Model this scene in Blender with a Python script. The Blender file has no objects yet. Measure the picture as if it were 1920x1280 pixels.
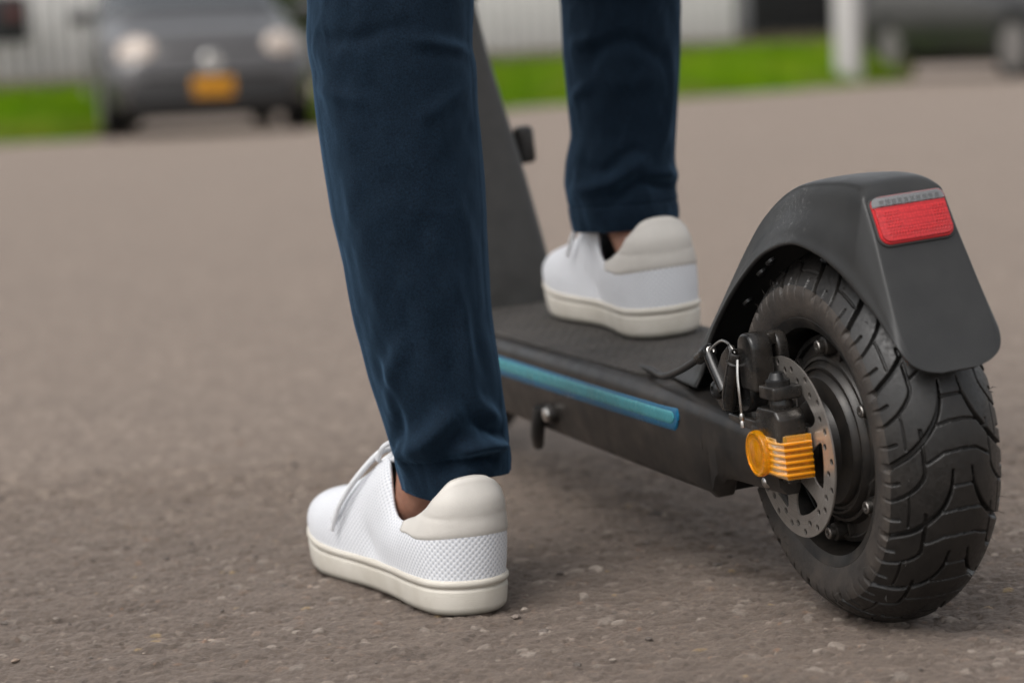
import bpy, bmesh, math, random
import numpy as np
from mathutils import Vector, Matrix
R = math.radians
rng = np.random.default_rng(7)
random.seed(7)
scene = bpy.context.scene
col = scene.collection

# ------------------------------------------------------------------ camera, sky, sun, exposure
cam_data = bpy.data.cameras.new('camera')
cam_data.lens = 84.45
cam_data.sensor_width = 36.0
cam_data.clip_start = 0.05
cam_data.clip_end = 2000.0
cam_data.dof.use_dof = True
cam_data.dof.focus_distance = 1.61
cam_data.dof.aperture_fstop = 4.9
cam = bpy.data.objects.new('camera', cam_data)
col.objects.link(cam)
ax_r, ax_u, ax_f = (0.99894247, -0.0054665, -0.04565141), (0.04597754, 0.11876931, 0.9918568), (0.0, 0.99290683, -0.11889504)
cam.matrix_world = Matrix(((ax_r[0], ax_u[0], -ax_f[0], 0.0), (ax_r[1], ax_u[1], -ax_f[1], 0.0),
                           (ax_r[2], ax_u[2], -ax_f[2], 0.3861), (0, 0, 0, 1)))
scene.camera = cam

world = bpy.data.worlds.new('World')
scene.world = world
world.use_nodes = True
wn = world.node_tree
wn.nodes.clear()
w_out = wn.nodes.new('ShaderNodeOutputWorld')
w_bg = wn.nodes.new('ShaderNodeBackground')
sky = wn.nodes.new('ShaderNodeTexSky')
sky.sky_type = 'NISHITA'
sky.sun_disc = False
SUN_EL, SUN_AZ = R(55), R(-138)
sky.sun_elevation = SUN_EL
sky.sun_rotation = SUN_AZ
sky.air_density = 1.0
sky.dust_density = 4.0
sky.ozone_density = 1.0
hs = wn.nodes.new('ShaderNodeHueSaturation')      # an overcast sky: the blue veiled by cloud
hs.inputs['Saturation'].default_value = 0.16
wn.links.new(sky.outputs[0], hs.inputs['Color'])
wn.links.new(hs.outputs[0], w_bg.inputs['Color'])
w_bg.inputs['Strength'].default_value = 0.13
wn.links.new(w_bg.outputs[0], w_out.inputs[0])

sun_data = bpy.data.lights.new('sun', 'SUN')
sun_data.energy = 0.62
sun_data.angle = R(42)
sun_data.color = (1.0, 0.95, 0.9)
sun = bpy.data.objects.new('sun', sun_data)
col.objects.link(sun)
sd = Vector((math.sin(SUN_AZ) * math.cos(SUN_EL), math.cos(SUN_AZ) * math.cos(SUN_EL), math.sin(SUN_EL)))
sun.rotation_euler = sd.to_track_quat('Z', 'Y').to_euler()

scene.view_settings.view_transform = 'Standard'
scene.view_settings.look = 'None'
scene.view_settings.gamma = 1.0
scene.view_settings.use_curve_mapping = False
scene.view_settings.exposure = 0.68
scene.render.engine = 'CYCLES'
scene.cycles.use_denoising = True
scene.cycles.max_bounces = 8
scene.cycles.transmission_bounces = 8
scene.cycles.sample_clamp_indirect = 6.0

# ------------------------------------------------------------------ helpers
def link(o, parent=None):
    col.objects.link(o)
    if parent is not None:
        o.parent = parent
    return o

def tag(o, label=None, cat=None, group=None, kind=None):
    if label: o['label'] = label
    if cat: o['category'] = cat
    if group: o['group'] = group
    if kind: o['kind'] = kind
    return o

def empty(name, parent=None, mat=None):
    o = bpy.data.objects.new(name, None)
    o.empty_display_size = 0.05
    link(o, parent)
    if mat is not None: o.matrix_world = mat
    return o

def mesh_np(name, V, Fq, mat, parent=None, smooth=True, loc=None):
    V = np.asarray(V, dtype=np.float32).reshape(-1, 3)
    me = bpy.data.meshes.new(name)
    if isinstance(Fq, np.ndarray):
        n, k = Fq.shape
        me.vertices.add(len(V)); me.vertices.foreach_set('co', V.ravel())
        me.loops.add(n * k); me.loops.foreach_set('vertex_index', Fq.astype(np.int32).ravel())
        me.polygons.add(n)
        me.polygons.foreach_set('loop_start', np.arange(0, n * k, k, dtype=np.int32))
        me.update(calc_edges=True)
    else:
        me.from_pydata([tuple(v) for v in V], [], [tuple(int(i) for i in f) for f in Fq])
        me.update()
    me.validate()
    if smooth:
        me.polygons.foreach_set('use_smooth', np.ones(len(me.polygons), dtype=bool))
    if mat is not None: me.materials.append(mat)
    o = bpy.data.objects.new(name, me)
    link(o, parent)
    if loc is not None: o.location = loc
    return o

def grid_faces(nu, nv, wrap_u=False, wrap_v=False, off=0):
    iu = np.arange(nu if wrap_u else nu - 1); iv = np.arange(nv if wrap_v else nv - 1)
    a, b = np.meshgrid(iu, iv, indexing='ij')
    a2, b2 = (a + 1) % nu, (b + 1) % nv
    return np.stack([a * nv + b, a2 * nv + b, a2 * nv + b2, a * nv + b2], -1).reshape(-1, 4) + off

def bevel(o, w, seg=3, ang=30):
    m = o.modifiers.new('bevel', 'BEVEL'); m.width = w; m.segments = seg; m.limit_method = 'ANGLE'; m.angle_limit = R(ang)
    m.harden_normals = False
    return o

def solidify(o, t, off=-1):
    m = o.modifiers.new('solid', 'SOLIDIFY'); m.thickness = t; m.offset = off
    return o

def subsurf(o, n):
    m = o.modifiers.new('sub', 'SUBSURF'); m.levels = n; m.render_levels = n
    return o

class MB:
    """collects simple shapes into one mesh"""
    def __init__(s): s.V = []; s.F = []
    def add(s, V, F):
        k = len(s.V); s.V += [tuple(map(float, v)) for v in V]; s.F += [tuple(int(i) + k for i in f) for f in F]; return s
    def box(s, c, d, M=None):
        x, y, z = d[0] / 2, d[1] / 2, d[2] / 2
        V = [Vector((a * x, b * y, e * z)) for a in (-1, 1) for b in (-1, 1) for e in (-1, 1)]
        if M is not None: V = [M @ v for v in V]
        V = [v + Vector(c) for v in V]
        return s.add(V, [(0, 1, 3, 2), (4, 6, 7, 5), (0, 4, 5, 1), (2, 3, 7, 6), (0, 2, 6, 4), (1, 5, 7, 3)])
    def prism(s, pts, axis, a, b):
        """extrude a closed 2D outline along an axis: pts are in the two other axes, in order"""
        n = len(pts); V = []
        for h in (a, b):
            for p in pts:
                v = list(p); v.insert(axis, h); V.append(v)
        F = [tuple(range(n - 1, -1, -1)), tuple(range(n, 2 * n))] + [(i, (i + 1) % n, (i + 1) % n + n, i + n) for i in range(n)]
        return s.add(V, F)
    def lathe(s, prof, p0, p1, n=32, cap=True):
        """prof: list of (t along the axis in metres, radius)"""
        p0, p1 = Vector(p0), Vector(p1); d = (p1 - p0).normalized()
        u = d.orthogonal().normalized(); w = d.cross(u)
        V = []; F = []
        for t, r in prof:
            for k in range(n):
                a = 2 * math.pi * k / n
                V.append(p0 + d * t + (u * math.cos(a) + w * math.sin(a)) * r)
        m = len(prof)
        for i in range(m - 1):
            for k in range(n):
                F.append((i * n + k, i * n + (k + 1) % n, (i + 1) * n + (k + 1) % n, (i + 1) * n + k))
        if cap:
            F.append(tuple(range(n - 1, -1, -1))); F.append(tuple((m - 1) * n + k for k in range(n)))
        return s.add(V, F)
    def cyl(s, p0, p1, r, n=24, b=0.0):
        L = (Vector(p1) - Vector(p0)).length
        prof = [(0, r), (L, r)] if b <= 0 else [(0, r - b), (b * .3, r - b * .3), (b, r), (L - b, r), (L - b * .3, r - b * .3), (L, r - b)]
        return s.lathe(prof, p0, p1, n)
    def tube(s, pts, r, n=10, cap=True):
        pts = [Vector(p) for p in pts]; m = len(pts); V = []; F = []
        rr = r if isinstance(r, (list, tuple, np.ndarray)) else [r] * m
        t0 = (pts[1] - pts[0]).normalized(); u = t0.orthogonal().normalized()
        for i, p in enumerate(pts):
            t = (pts[min(i + 1, m - 1)] - pts[max(i - 1, 0)]).normalized()
            u = (u - t * u.dot(t)).normalized(); w = t.cross(u)
            for k in range(n):
                a = 2 * math.pi * k / n
                V.append(p + (u * math.cos(a) + w * math.sin(a)) * rr[i])
        for i in range(m - 1):
            for k in range(n):
                F.append((i * n + k, i * n + (k + 1) % n, (i + 1) * n + (k + 1) % n, (i + 1) * n + k))
        if cap:
            F.append(tuple(range(n - 1, -1, -1))); F.append(tuple((m - 1) * n + k for k in range(n)))
        return s.add(V, F)
    def build(s, name, mat, parent=None, bev=0.0, seg=3, smooth=True, ang=30):
        o = mesh_np(name, s.V, s.F, mat, parent, smooth)
        if bev > 0: bevel(o, bev, seg, ang)
        elif smooth: sharp_auto(o)
        return o

def sharp_auto(o, ang=38):
    """mark hard edges so that smooth shading stops at them"""
    bm = bmesh.new(); bm.from_mesh(o.data)
    bmesh.ops.recalc_face_normals(bm, faces=bm.faces)
    for e in bm.edges:
        if len(e.link_faces) == 2 and e.calc_face_angle(0) > R(ang): e.smooth = False
    bm.to_mesh(o.data); bm.free()

def catmull(P, n, closed=False):
    P = np.asarray(P, float); m = len(P)
    if closed: ext = np.concatenate([P[-1:], P, P[:2]])
    else: ext = np.concatenate([2 * P[:1] - P[1:2], P, 2 * P[-1:] - P[-2:-1]])
    segs = m if closed else m - 1
    t = np.linspace(0, segs, n, endpoint=not closed)
    i = np.minimum(t.astype(int), segs - 1); f = (t - i)[:, None]
    p0, p1, p2, p3 = ext[i], ext[i + 1], ext[i + 2], ext[i + 3]
    return .5 * (2 * p1 + (p2 - p0) * f + (2 * p0 - 5 * p1 + 4 * p2 - p3) * f ** 2 + (3 * p1 - p0 - 3 * p2 + p3) * f ** 3)

def sstep(a, b, x):
    t = np.clip((x - a) / (b - a), 0, 1); return t * t * (3 - 2 * t)

def vnoise(x, y, seed=0):
    """2D value noise in numpy"""
    xi, yi = np.floor(x).astype(np.int64), np.floor(y).astype(np.int64); fx, fy = x - xi, y - yi
    fx, fy = fx * fx * (3 - 2 * fx), fy * fy * (3 - 2 * fy)
    def h(a, b):
        n = (a * 374761393 + b * 668265263 + seed * 974634777) & 0x7fffffff
        n = ((n ^ (n >> 13)) * 1274126177) & 0x7fffffff
        return ((n ^ (n >> 16)) & 0xffff) / 65535.0
    return (h(xi, yi) * (1 - fx) + h(xi + 1, yi) * fx) * (1 - fy) + (h(xi, yi + 1) * (1 - fx) + h(xi + 1, yi + 1) * fx) * fy

# ------------------------------------------------------------------ materials
class Mat:
    def __init__(s, name):
        s.m = bpy.data.materials.new(name); s.m.use_nodes = True; s.t = s.m.node_tree; s.t.nodes.clear()
        s.out = s.t.nodes.new('ShaderNodeOutputMaterial'); s.p = s.t.nodes.new('ShaderNodeBsdfPrincipled')
        s.t.links.new(s.p.outputs[0], s.out.inputs[0]); s.b = None
        s.tc = s.t.nodes.new('ShaderNodeTexCoord')
    def n(s, typ, **kw):
        x = s.t.nodes.new(typ)
        for k, v in kw.items(): setattr(x, k, v)
        return x
    def l(s, a, b): s.t.links.new(a, b)
    def set(s, **kw):
        for k, v in kw.items():
            k = k.replace('_', ' ')
            i = s.p.inputs[k]
            i.default_value = (*v, 1.0) if isinstance(v, tuple) and len(v) == 3 and i.type == 'RGBA' else v
        return s
    def noise(s, scale, detail=4, rough=.55, coord='Object', vec=None, dim=None):
        x = s.n('ShaderNodeTexNoise'); x.inputs['Scale'].default_value = scale; x.inputs['Detail'].default_value = detail
        x.inputs['Roughness'].default_value = rough
        s.l(vec if vec is not None else s.tc.outputs[coord], x.inputs['Vector']); return x
    def mapping(s, scale, coord='Object', rot=(0, 0, 0)):
        x = s.n('ShaderNodeMapping'); x.inputs['Scale'].default_value = scale; x.inputs['Rotation'].default_value = rot
        s.l(s.tc.outputs[coord], x.inputs['Vector']); return x.outputs[0]
    def ramp(s, fac, stops):
        x = s.n('ShaderNodeValToRGB'); e = x.color_ramp.elements
        while len(e) < len(stops): e.new(.5)
        for k, (p, c) in enumerate(stops):
            e[k].position = p; e[k].color = (*c, 1) if len(c) == 3 else c
        s.l(fac, x.inputs[0]); return x.outputs[0]
    def mix(s, fac, a, b, mode='MIX'):
        x = s.n('ShaderNodeMix', data_type='RGBA', blend_type=mode)
        for sock, v in ((0, fac), (6, a), (7, b)):
            if isinstance(v, (int, float)): x.inputs[sock].default_value = v
            elif isinstance(v, tuple): x.inputs[sock].default_value = (*v, 1) if len(v) == 3 else v
            else: s.l(v, x.inputs[sock])
        return x.outputs[2]
    def math(s, op, a, b=None, c=None):
        x = s.n('ShaderNodeMath', operation=op)
        for k, v in enumerate((a, b, c)):
            if v is None: continue
            if isinstance(v, (int, float)): x.inputs[k].default_value = v
            else: s.l(v, x.inputs[k])
        return x.outputs[0]
    def color(s, sock): s.l(sock, s.p.inputs['Base Color']); return s
    def rough(s, sock): s.l(sock, s.p.inputs['Roughness']); return s
    def bump(s, h, strength=.3, dist=.001):
        x = s.n('ShaderNodeBump'); x.inputs['Strength'].default_value = strength; x.inputs['Distance'].default_value = dist
        s.l(h, x.inputs['Height'])
        if s.b is not None: s.l(s.b.outputs[0], x.inputs['Normal'])
        s.b = x; s.l(x.outputs[0], s.p.inputs['Normal']); return s

def plain(name, c, r=.5, metal=0.0, var=.18, grain=0.0, gscale=1500, dust=0.0, spec=.5):
    m = Mat(name).set(Base_Color=c, Roughness=r, Metallic=metal)
    m.set(**{'Specular_IOR_Level': spec})
    n = m.noise(60, 5)
    k = m.ramp(n.outputs[0], [(.3, tuple(x * (1 - var) for x in c)), (.7, tuple(x * (1 + var) for x in c))])
    if dust > 0:
        d = m.noise(35, 6, .65); f = m.ramp(d.outputs[0], [(.42, (0, 0, 0)), (.75, (dust,) * 3)])
        k = m.mix(f, k, (.16, .125, .095))
    m.color(k)
    m.rough(m.ramp(n.outputs[0], [(.3, (max(r - .08, .03),) * 3), (.7, (min(r + .1, 1),) * 3)]))
    if grain > 0: m.bump(m.noise(gscale, 2).outputs[0], grain, .0006)
    return m.m

M = {}
M['black_plastic'] = plain('black_plastic', (.018, .018, .018), .42, dust=.12, grain=.12)
M['caliper_black'] = plain('caliper_black', (.009, .009, .009), .25, dust=.22, grain=.1)
M['steel'] = plain('steel', (.56, .54, .51), .3, 1.0)
M['dull_steel'] = plain('dull_steel', (.30, .28, .26), .42, 1.0, dust=.2)
M['dark_steel'] = plain('dark_steel', (.03, .03, .03), .3, .6)
M['motor'] = plain('motor', (.016, .015, .014), .38, .2, dust=.22, grain=.15)
M['rim_black'] = plain('rim_black', (.009, .0085, .008), .45, 0, dust=.3)
M['deck_paint'] = plain('deck_paint', (.0165, .0155, .0148), .36, .2, dust=.2, grain=.12, gscale=2500)
M['neck_paint'] = plain('neck_paint', (.042, .041, .039), .45, .1, grain=.08)
M['black_void'] = plain('black_void', (.006, .006, .006), .7)
M['hole'] = M['black_void']

def fender_mat():
    m = Mat('fender_plastic').set(Roughness=.46)
    n = m.noise(40, 6, .6)
    k = m.ramp(n.outputs[0], [(.3, (.0165, .0163, .0158)), (.7, (.0230, .0228, .0220))])
    # fine scuffs on the crown, and a little dust
    vec = m.mapping((1, 1, 1)); sep = m.n('ShaderNodeSeparateXYZ'); m.l(m.tc.outputs['Object'], sep.inputs[0])
    cs = []
    for sc_, w_ in ((150, .010), (240, .013), (330, .014)):
        v = m.noise(sc_, 0, .5, vec=m.mapping((1, 1, 1), rot=(sc_, .5 * sc_, .2 * sc_)))
        ln = m.ramp(m.math('ABSOLUTE', m.math('SUBTRACT', v.outputs[0], .5)), [(w_ * .4, (1, 1, 1)), (w_, (0, 0, 0))])
        br = m.ramp(m.noise(sc_ * .6, 1, vec=m.mapping((1.3, 1, 1), rot=(1, 2, sc_))).outputs[0], [(.48, (0, 0, 0)), (.56, (1, 1, 1))])
        cs.append(m.mix(1.0, ln, br, 'MULTIPLY'))
    s_ = m.mix(1.0, m.mix(1.0, cs[0], cs[1], 'ADD'), cs[2], 'ADD')
    sub = m.n('ShaderNodeVectorMath', operation='DISTANCE'); m.l(m.tc.outputs['Object'], sub.inputs[0]); sub.inputs[1].default_value = (.012, .034, .155)
    reg = m.ramp(sub.outputs['Value'], [(.014, (.32,) * 3), (.046, (.0,) * 3)])
    f = m.mix(1.0, s_, reg, 'MULTIPLY')
    k = m.mix(f, k, (.30, .29, .28))
    m.color(k); m.bump(m.noise(1800, 2).outputs[0], .16, .0006)
    m.bump(m.noise(60, 3).outputs[0], .05, .002)
    m.rough(m.ramp(n.outputs[0], [(.3, (.34,) * 3), (.7, (.47,) * 3)]))
    return m.m
M['fender'] = fender_mat()

def rubber(name, c, dust, r=.5):
    m = Mat(name).set(Roughness=r)
    a = m.noise(45, 6, .65); b = m.noise(400, 3)
    k = m.ramp(a.outputs[0], [(.35, tuple(x * .75 for x in c)), (.7, tuple(x * 1.25 for x in c))])
    d = m.ramp(a.outputs[0], [(.38, (dust * .25,) * 3), (.68, (dust,) * 3)])
    d2 = m.ramp(b.outputs[0], [(.3, (.5,) * 3), (.7, (1,) * 3)])
    k = m.mix(m.mix(1.0, d, d2, 'MULTIPLY'), k, (.13, .097, .07))
    m.color(k); m.rough(m.ramp(b.outputs[0], [(.3, (r - .1,) * 3), (.7, (r + .15,) * 3)]))
    m.bump(b.outputs[0], .25, .0005); m.bump(a.outputs[0], .1, .002)
    return m.m
M['tread'] = rubber('tread_rubber', (.0085, .0083, .0080), .075, .40)
M['sidewall'] = rubber('sidewall_rubber', (.022, .020, .019), .36, .62)

def mat_deckmat():
    m = Mat('grip_mat').set(Roughness=.7)
    vo = m.n('ShaderNodeTexVoronoi'); vo.inputs['Scale'].default_value = 160; m.l(m.tc.outputs['Object'], vo.inputs['Vector'])
    n = m.noise(30, 5)
    k = m.ramp(n.outputs[0], [(.3, (.030, .027, .024)), (.7, (.055, .048, .042))])
    m.color(k); m.bump(m.ramp(vo.outputs['Distance'], [(.2, (1, 1, 1)), (.5, (0, 0, 0))]), .8, .0012)
    return m.m
M['grip_mat'] = mat_deckmat()
M['blue'] = plain('blue_strip', (.003, .10, .20), .3, var=.1)
M['teal'] = plain('teal_strip', (.045, .25, .29), .25, var=.1)

def clearish(name, c, r=.08, trans=.85, ior=1.49):
    m = Mat(name).set(Base_Color=c, Roughness=r, IOR=ior); m.p.inputs['Transmission Weight'].default_value = trans
    n = m.noise(300, 2); m.bump(n.outputs[0], .03, .001)
    return m.m
M['amber'] = clearish('amber_plastic', (1.0, .47, .008), .15, .74)
M['amber'].node_tree.nodes['Principled BSDF'].inputs['Specular IOR Level'].default_value = .08
M['clear'] = clearish('clear_plastic', (.92, .93, .94), .08, .9)

M['amber_rib'] = clearish('amber_rib', (.95, .40, .006), .3, .45)
M['amber_rib'].node_tree.nodes['Principled BSDF'].inputs['Specular IOR Level'].default_value = .05

def red_lens():
    m = Mat('red_lens').set(Roughness=.14, IOR=1.5, Base_Color=(.55, .008, .012)); m.p.inputs['Coat Weight'].default_value = .6; m.p.inputs['Coat Roughness'].default_value = .12
    vo = m.n('ShaderNodeTexVoronoi'); vo.inputs['Scale'].default_value = 520; vo.inputs['Randomness'].default_value = 0.25
    m.l(m.tc.outputs['Object'], vo.inputs['Vector'])
    k = m.ramp(vo.outputs['Distance'], [(.15, (.56, .016, .018)), (.45, (.42, .007, .010)), (.7, (.32, .003, .005))])
    m.color(k); m.bump(vo.outputs['Distance'], .25, .0006)
    return m.m
M['red'] = red_lens()
M['red_rim'] = plain('red_rim', (.50, .006, .010), .15, var=.05)

def cloth():
    m = Mat('navy_cotton').set(Roughness=.85); m.p.inputs['Sheen Weight'].default_value = .26; m.p.inputs['Sheen Roughness'].default_value = .45
    m.p.inputs['Sheen Tint'].default_value = (.26, .52, .85, 1); m.set(Specular_IOR_Level=.12)
    a = m.noise(90, 5, .6); b = m.noise(820, 4, .8); c = m.noise(260, 2)
    k = m.ramp(b.outputs[0], [(.34, (.0012, .0038, .0080)), (.66, (.0066, .0172, .0320))])
    k2 = m.ramp(a.outputs[0], [(.3, (.93, .93, .93)), (.7, (1.05, 1.05, 1.05))])
    k = m.mix(1.0, k, k2, 'MULTIPLY')
    # lint
    mp = m.mapping((900, 900, 240)); v = m.noise(.35, 1, vec=mp)
    k = m.mix(m.ramp(v.outputs[0], [(.86, (0, 0, 0)), (.9, (.35,) * 3)]), k, (.25, .28, .32))
    m.color(k); m.bump(b.outputs[0], .45, .001); m.bump(c.outputs[0], .12, .0015)
    return m.m
M['cloth'] = cloth()

def skin():
    m = Mat('skin').set(Roughness=.5, Base_Color=(.34, .16, .10)); m.p.inputs['Subsurface Weight'].default_value = .12
    m.p.inputs['Subsurface Radius'].default_value = (.008, .003, .0015)
    a = m.noise(45, 5); k = m.ramp(a.outputs[0], [(.3, (.25, .115, .075)), (.7, (.39, .20, .135))])
    d = m.n('ShaderNodeVectorMath', operation='DISTANCE'); m.l(m.tc.outputs['Object'], d.inputs[0]); d.inputs[1].default_value = (-.0275, -.129, .082)
    reg = m.ramp(d.outputs['Value'], [(.007, (.85,) * 3), (.010, (0,) * 3)]); v = m.noise(420, 2); ink = m.ramp(v.outputs[0], [(.47, (0, 0, 0)), (.55, (1, 1, 1))])
    k = m.mix(m.mix(1.0, reg, ink, 'MULTIPLY'), k, (.03, .022, .014))
    m.color(k); m.bump(m.noise(900, 3).outputs[0], .2, .0006); m.bump(m.noise(70, 2).outputs[0], .3, .004); return m.m
M['skin'] = skin()

def knit():
    m = Mat('white_knit').set(Roughness=.75); m.p.inputs['Sheen Weight'].default_value = .25
    sep = m.n('ShaderNodeSeparateXYZ'); m.l(m.tc.outputs['UV'], sep.inputs[0])
    u = m.math('MULTIPLY', sep.outputs[0], 2 * math.pi / .0044); v = m.math('MULTIPLY', sep.outputs[1], 2 * math.pi / .0044)
    s_ = m.math('MULTIPLY', m.math('SINE', u), m.math('SINE', v))
    h = m.math('MULTIPLY_ADD', s_, .5, .5)
    k = m.ramp(h, [(.08, (.46, .48, .52)), (.45, (.71, .72, .745))]); a = m.noise(25, 4)
    k = m.mix(1.0, k, m.ramp(a.outputs[0], [(.3, (.92, .92, .92)), (.7, (1, 1, 1))]), 'MULTIPLY')
    m.color(k); m.bump(h, .4, .0008); return m.m
M['knit'] = knit()
M['heel'] = plain('beige_leather', (.56, .53, .485), .5, var=.04, grain=.2, gscale=900)
M['lace'] = plain('white_lace', (.70, .705, .72), .8, var=.04, grain=.5, gscale=1400)
M['lining'] = plain('white_lining', (.66, .70, .78), .85, var=.05)

def solemat():
    m = Mat('cream_sole').set(Roughness=.5)
    a = m.noise(40, 5); k = m.ramp(a.outputs[0], [(.3, (.50, .462, .395)), (.7, (.585, .55, .485))])
    sep = m.n('ShaderNodeSeparateXYZ'); m.l(m.tc.outputs['Object'], sep.inputs[0])
    d = m.noise(70, 6, .7); e = m.math('ADD', sep.outputs[2], m.math('MULTIPLY', d.outputs[0], .004))
    dirt = m.ramp(e, [(.0022, (.75,) * 3), (.0062, (.0,) * 3)])
    m.color(m.mix(dirt, k, (.10, .10, .075)))
    w = m.n('ShaderNodeTexNoise'); w.inputs['Scale'].default_value = 1.0; m.l(m.mapping((180, 180, 1500)), w.inputs['Vector'])
    m.bump(w.outputs[0], .25, .0006); return m.m
M['sole'] = solemat()

def asphalt():
    m = Mat('asphalt').set(Roughness=.72); m.set(Specular_IOR_Level=.45); m.p.inputs['Sheen Weight'].default_value = .30; m.p.inputs['Sheen Roughness'].default_value = .45; m.p.inputs['Sheen Tint'].default_value = (1, .80, .66, 1)
    at = m.n('ShaderNodeVertexColor', layer_name='stone')
    big = m.noise(1.6, 5, .6); mid = m.noise(14, 6, .7); fine = m.noise(900, 3, .7)
    base = m.ramp(mid.outputs[0], [(.3, (.086, .0630, .0480)), (.7, (.150, .1125, .086))])  # paler than the near patch: grazing sheen partly put into the colour
    base = m.mix(1.0, base, m.ramp(big.outputs[0], [(.3, (.85, .85, .85)), (.7, (1.14, 1.13, 1.12))]), 'MULTIPLY')
    # procedural stones where no modelled ones lie
    vo = m.n('ShaderNodeTexVoronoi'); vo.inputs['Scale'].default_value = 130; m.l(m.tc.outputs['Object'], vo.inputs['Vector'])
    st = m.n('ShaderNodeSeparateColor'); m.l(vo.outputs['Color'], st.inputs[0])
    tone = m.ramp(st.outputs[0], [(0, (.055, .041, .032)), (.55, (.125, .093, .072)), (.86, (.21, .163, .128)), (.95, (.36, .29, .23)), (1.0, (.44, .36, .29))])
    v2 = m.n('ShaderNodeTexVoronoi'); v2.inputs['Scale'].default_value = 52; m.l(m.tc.outputs['Object'], v2.inputs['Vector'])
    s2 = m.n('ShaderNodeSeparateColor'); m.l(v2.outputs['Color'], s2.inputs[0]); big_stone = m.math('MULTIPLY', m.math('GREATER_THAN', s2.outputs[0], .86), m.math('LESS_THAN', v2.outputs['Distance'], .38))
    tone = m.mix(big_stone, tone, m.ramp(s2.outputs[1], [(0, (.10, .075, .058)), (.6, (.26, .205, .162)), (1.0, (.42, .34, .27))]))
    proc = m.mix(.72, base, tone)
    k = m.mix(at.outputs['Alpha'], proc, m.mix(1.0, at.outputs['Color'], m.ramp(fine.outputs[0], [(.25, (.72, .72, .72)), (.75, (1.25, 1.25, 1.25))]), 'MULTIPLY'))
    k = m.mix(.22, k, base)
    grit = m.noise(330, 4, .75); k = m.mix(1.0, k, m.ramp(grit.outputs[0], [(.3, (.66, .66, .67)), (.5, (1, 1, 1)), (.72, (1.42, 1.40, 1.36))]), 'MULTIPLY')
    m.color(k)
    m.bump(grit.outputs[0], .5, .002); m.bump(fine.outputs[0], .8, .0014); m.bump(m.ramp(vo.outputs['Distance'], [(.1, (1, 1, 1)), (.6, (0, 0, 0))]), .35, .002)
    return m.m
M['asphalt'] = asphalt()

def grassmat():
    m = Mat('grass_blades').set(Roughness=.6); m.set(Specular_IOR_Level=.08)
    a = m.noise(1.3, 5, .6); sep = m.n('ShaderNodeSeparateXYZ'); m.l(m.tc.outputs['Object'], sep.inputs[0])
    k = m.ramp(a.outputs[0], [(.28, (.055, .145, .002)), (.5, (.13, .26, .002)), (.70, (.23, .32, .006))]); a2 = m.noise(.55, 4, .7); k = m.mix(m.ramp(a2.outputs[0], [(.48, (0, 0, 0)), (.68, (.6,) * 3)]), k, (.22, .19, .06))
    m.color(k); m.p.inputs['Subsurface Weight'].default_value = 0.0; return m.m
M['grass'] = grassmat()
M['dry_grass'] = plain('dry_grass', (.17, .14, .075), .9, var=.3)
M['soil'] = plain('soil', (.11, .12, .03), .95, var=.35)
M['fence'] = plain('fence_paint', (.76, .735, .70), .6, var=.08)
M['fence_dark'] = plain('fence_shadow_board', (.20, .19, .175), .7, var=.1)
M['gate_black'] = plain('gate_black', (.02, .02, .02), .5)
M['post_white'] = plain('post_white', (.56, .54, .525), .6, var=.08)
M['leaf_dark'] = plain('leaf_dark', (.045, .075, .012), .6, var=.5)
M['bark'] = plain('bark', (.09, .065, .045), .9, var=.3)
def carpaint(name, c):
    m = Mat(name).set(Base_Color=c, Roughness=.38, Metallic=.35); m.p.inputs['Coat Weight'].default_value = .8; m.p.inputs['Coat Roughness'].default_value = .08
    n = m.noise(8, 5); m.color(m.ramp(n.outputs[0], [(.3, tuple(x * .9 for x in c)), (.7, tuple(x * 1.1 for x in c))])); return m.m
M['car_grey'] = carpaint('car_grey', (.065, .061, .061))
M['car_grey2'] = carpaint('car_grey2', (.030, .029, .028))
M['car_plastic'] = plain('car_plastic', (.012, .0115, .0115), .5)
M['car_glass'] = plain('car_glass', (.05, .055, .06), .05, spec=1.0)
M['car_tyre'] = plain('car_tyre', (.02, .02, .02), .8)
M['alloy'] = plain('alloy', (.22, .205, .195), .5, .3)
M['lamp_glass'] = plain('headlamp_glass', (.46, .39, .335), .12, .0)
M['plate'] = plain('plate_yellow', (.52, .22, .003), .45, var=.04)
M['chrome'] = plain('chrome', (.75, .74, .72), .15, .9)
M['hair'] = plain('hair', (.02, .014, .01), .6)
M['shirt'] = plain('shirt_cloth', (.30, .30, .31), .9)

# ------------------------------------------------------------------ setting
def ground_z(x, y):
    """the road falls a little towards the far left kerb"""
    return -(.0064 * (1 - sstep(-1.5, 1.5, x)) + .0038) * np.maximum(y - 4.0, 0) * np.minimum(1, 26.0 / np.maximum(y, 26.0))
def dz(y): return -.0038 * (y - 4.0)

xs = np.concatenate([np.linspace(-400, -20, 14), np.linspace(-15, 15, 61), np.linspace(20, 400, 14)])
ys = np.concatenate([np.linspace(-300, -6, 8), np.linspace(-4, 40, 89), np.linspace(50, 600, 14)])
gx, gy = np.meshgrid(xs, ys, indexing='ij')
gz = ground_z(gx, gy) - .0045
road = mesh_np('road', np.stack([gx, gy, gz], -1), grid_faces(len(xs), len(ys)), M['asphalt'])
tag(road, kind='structure')

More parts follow.
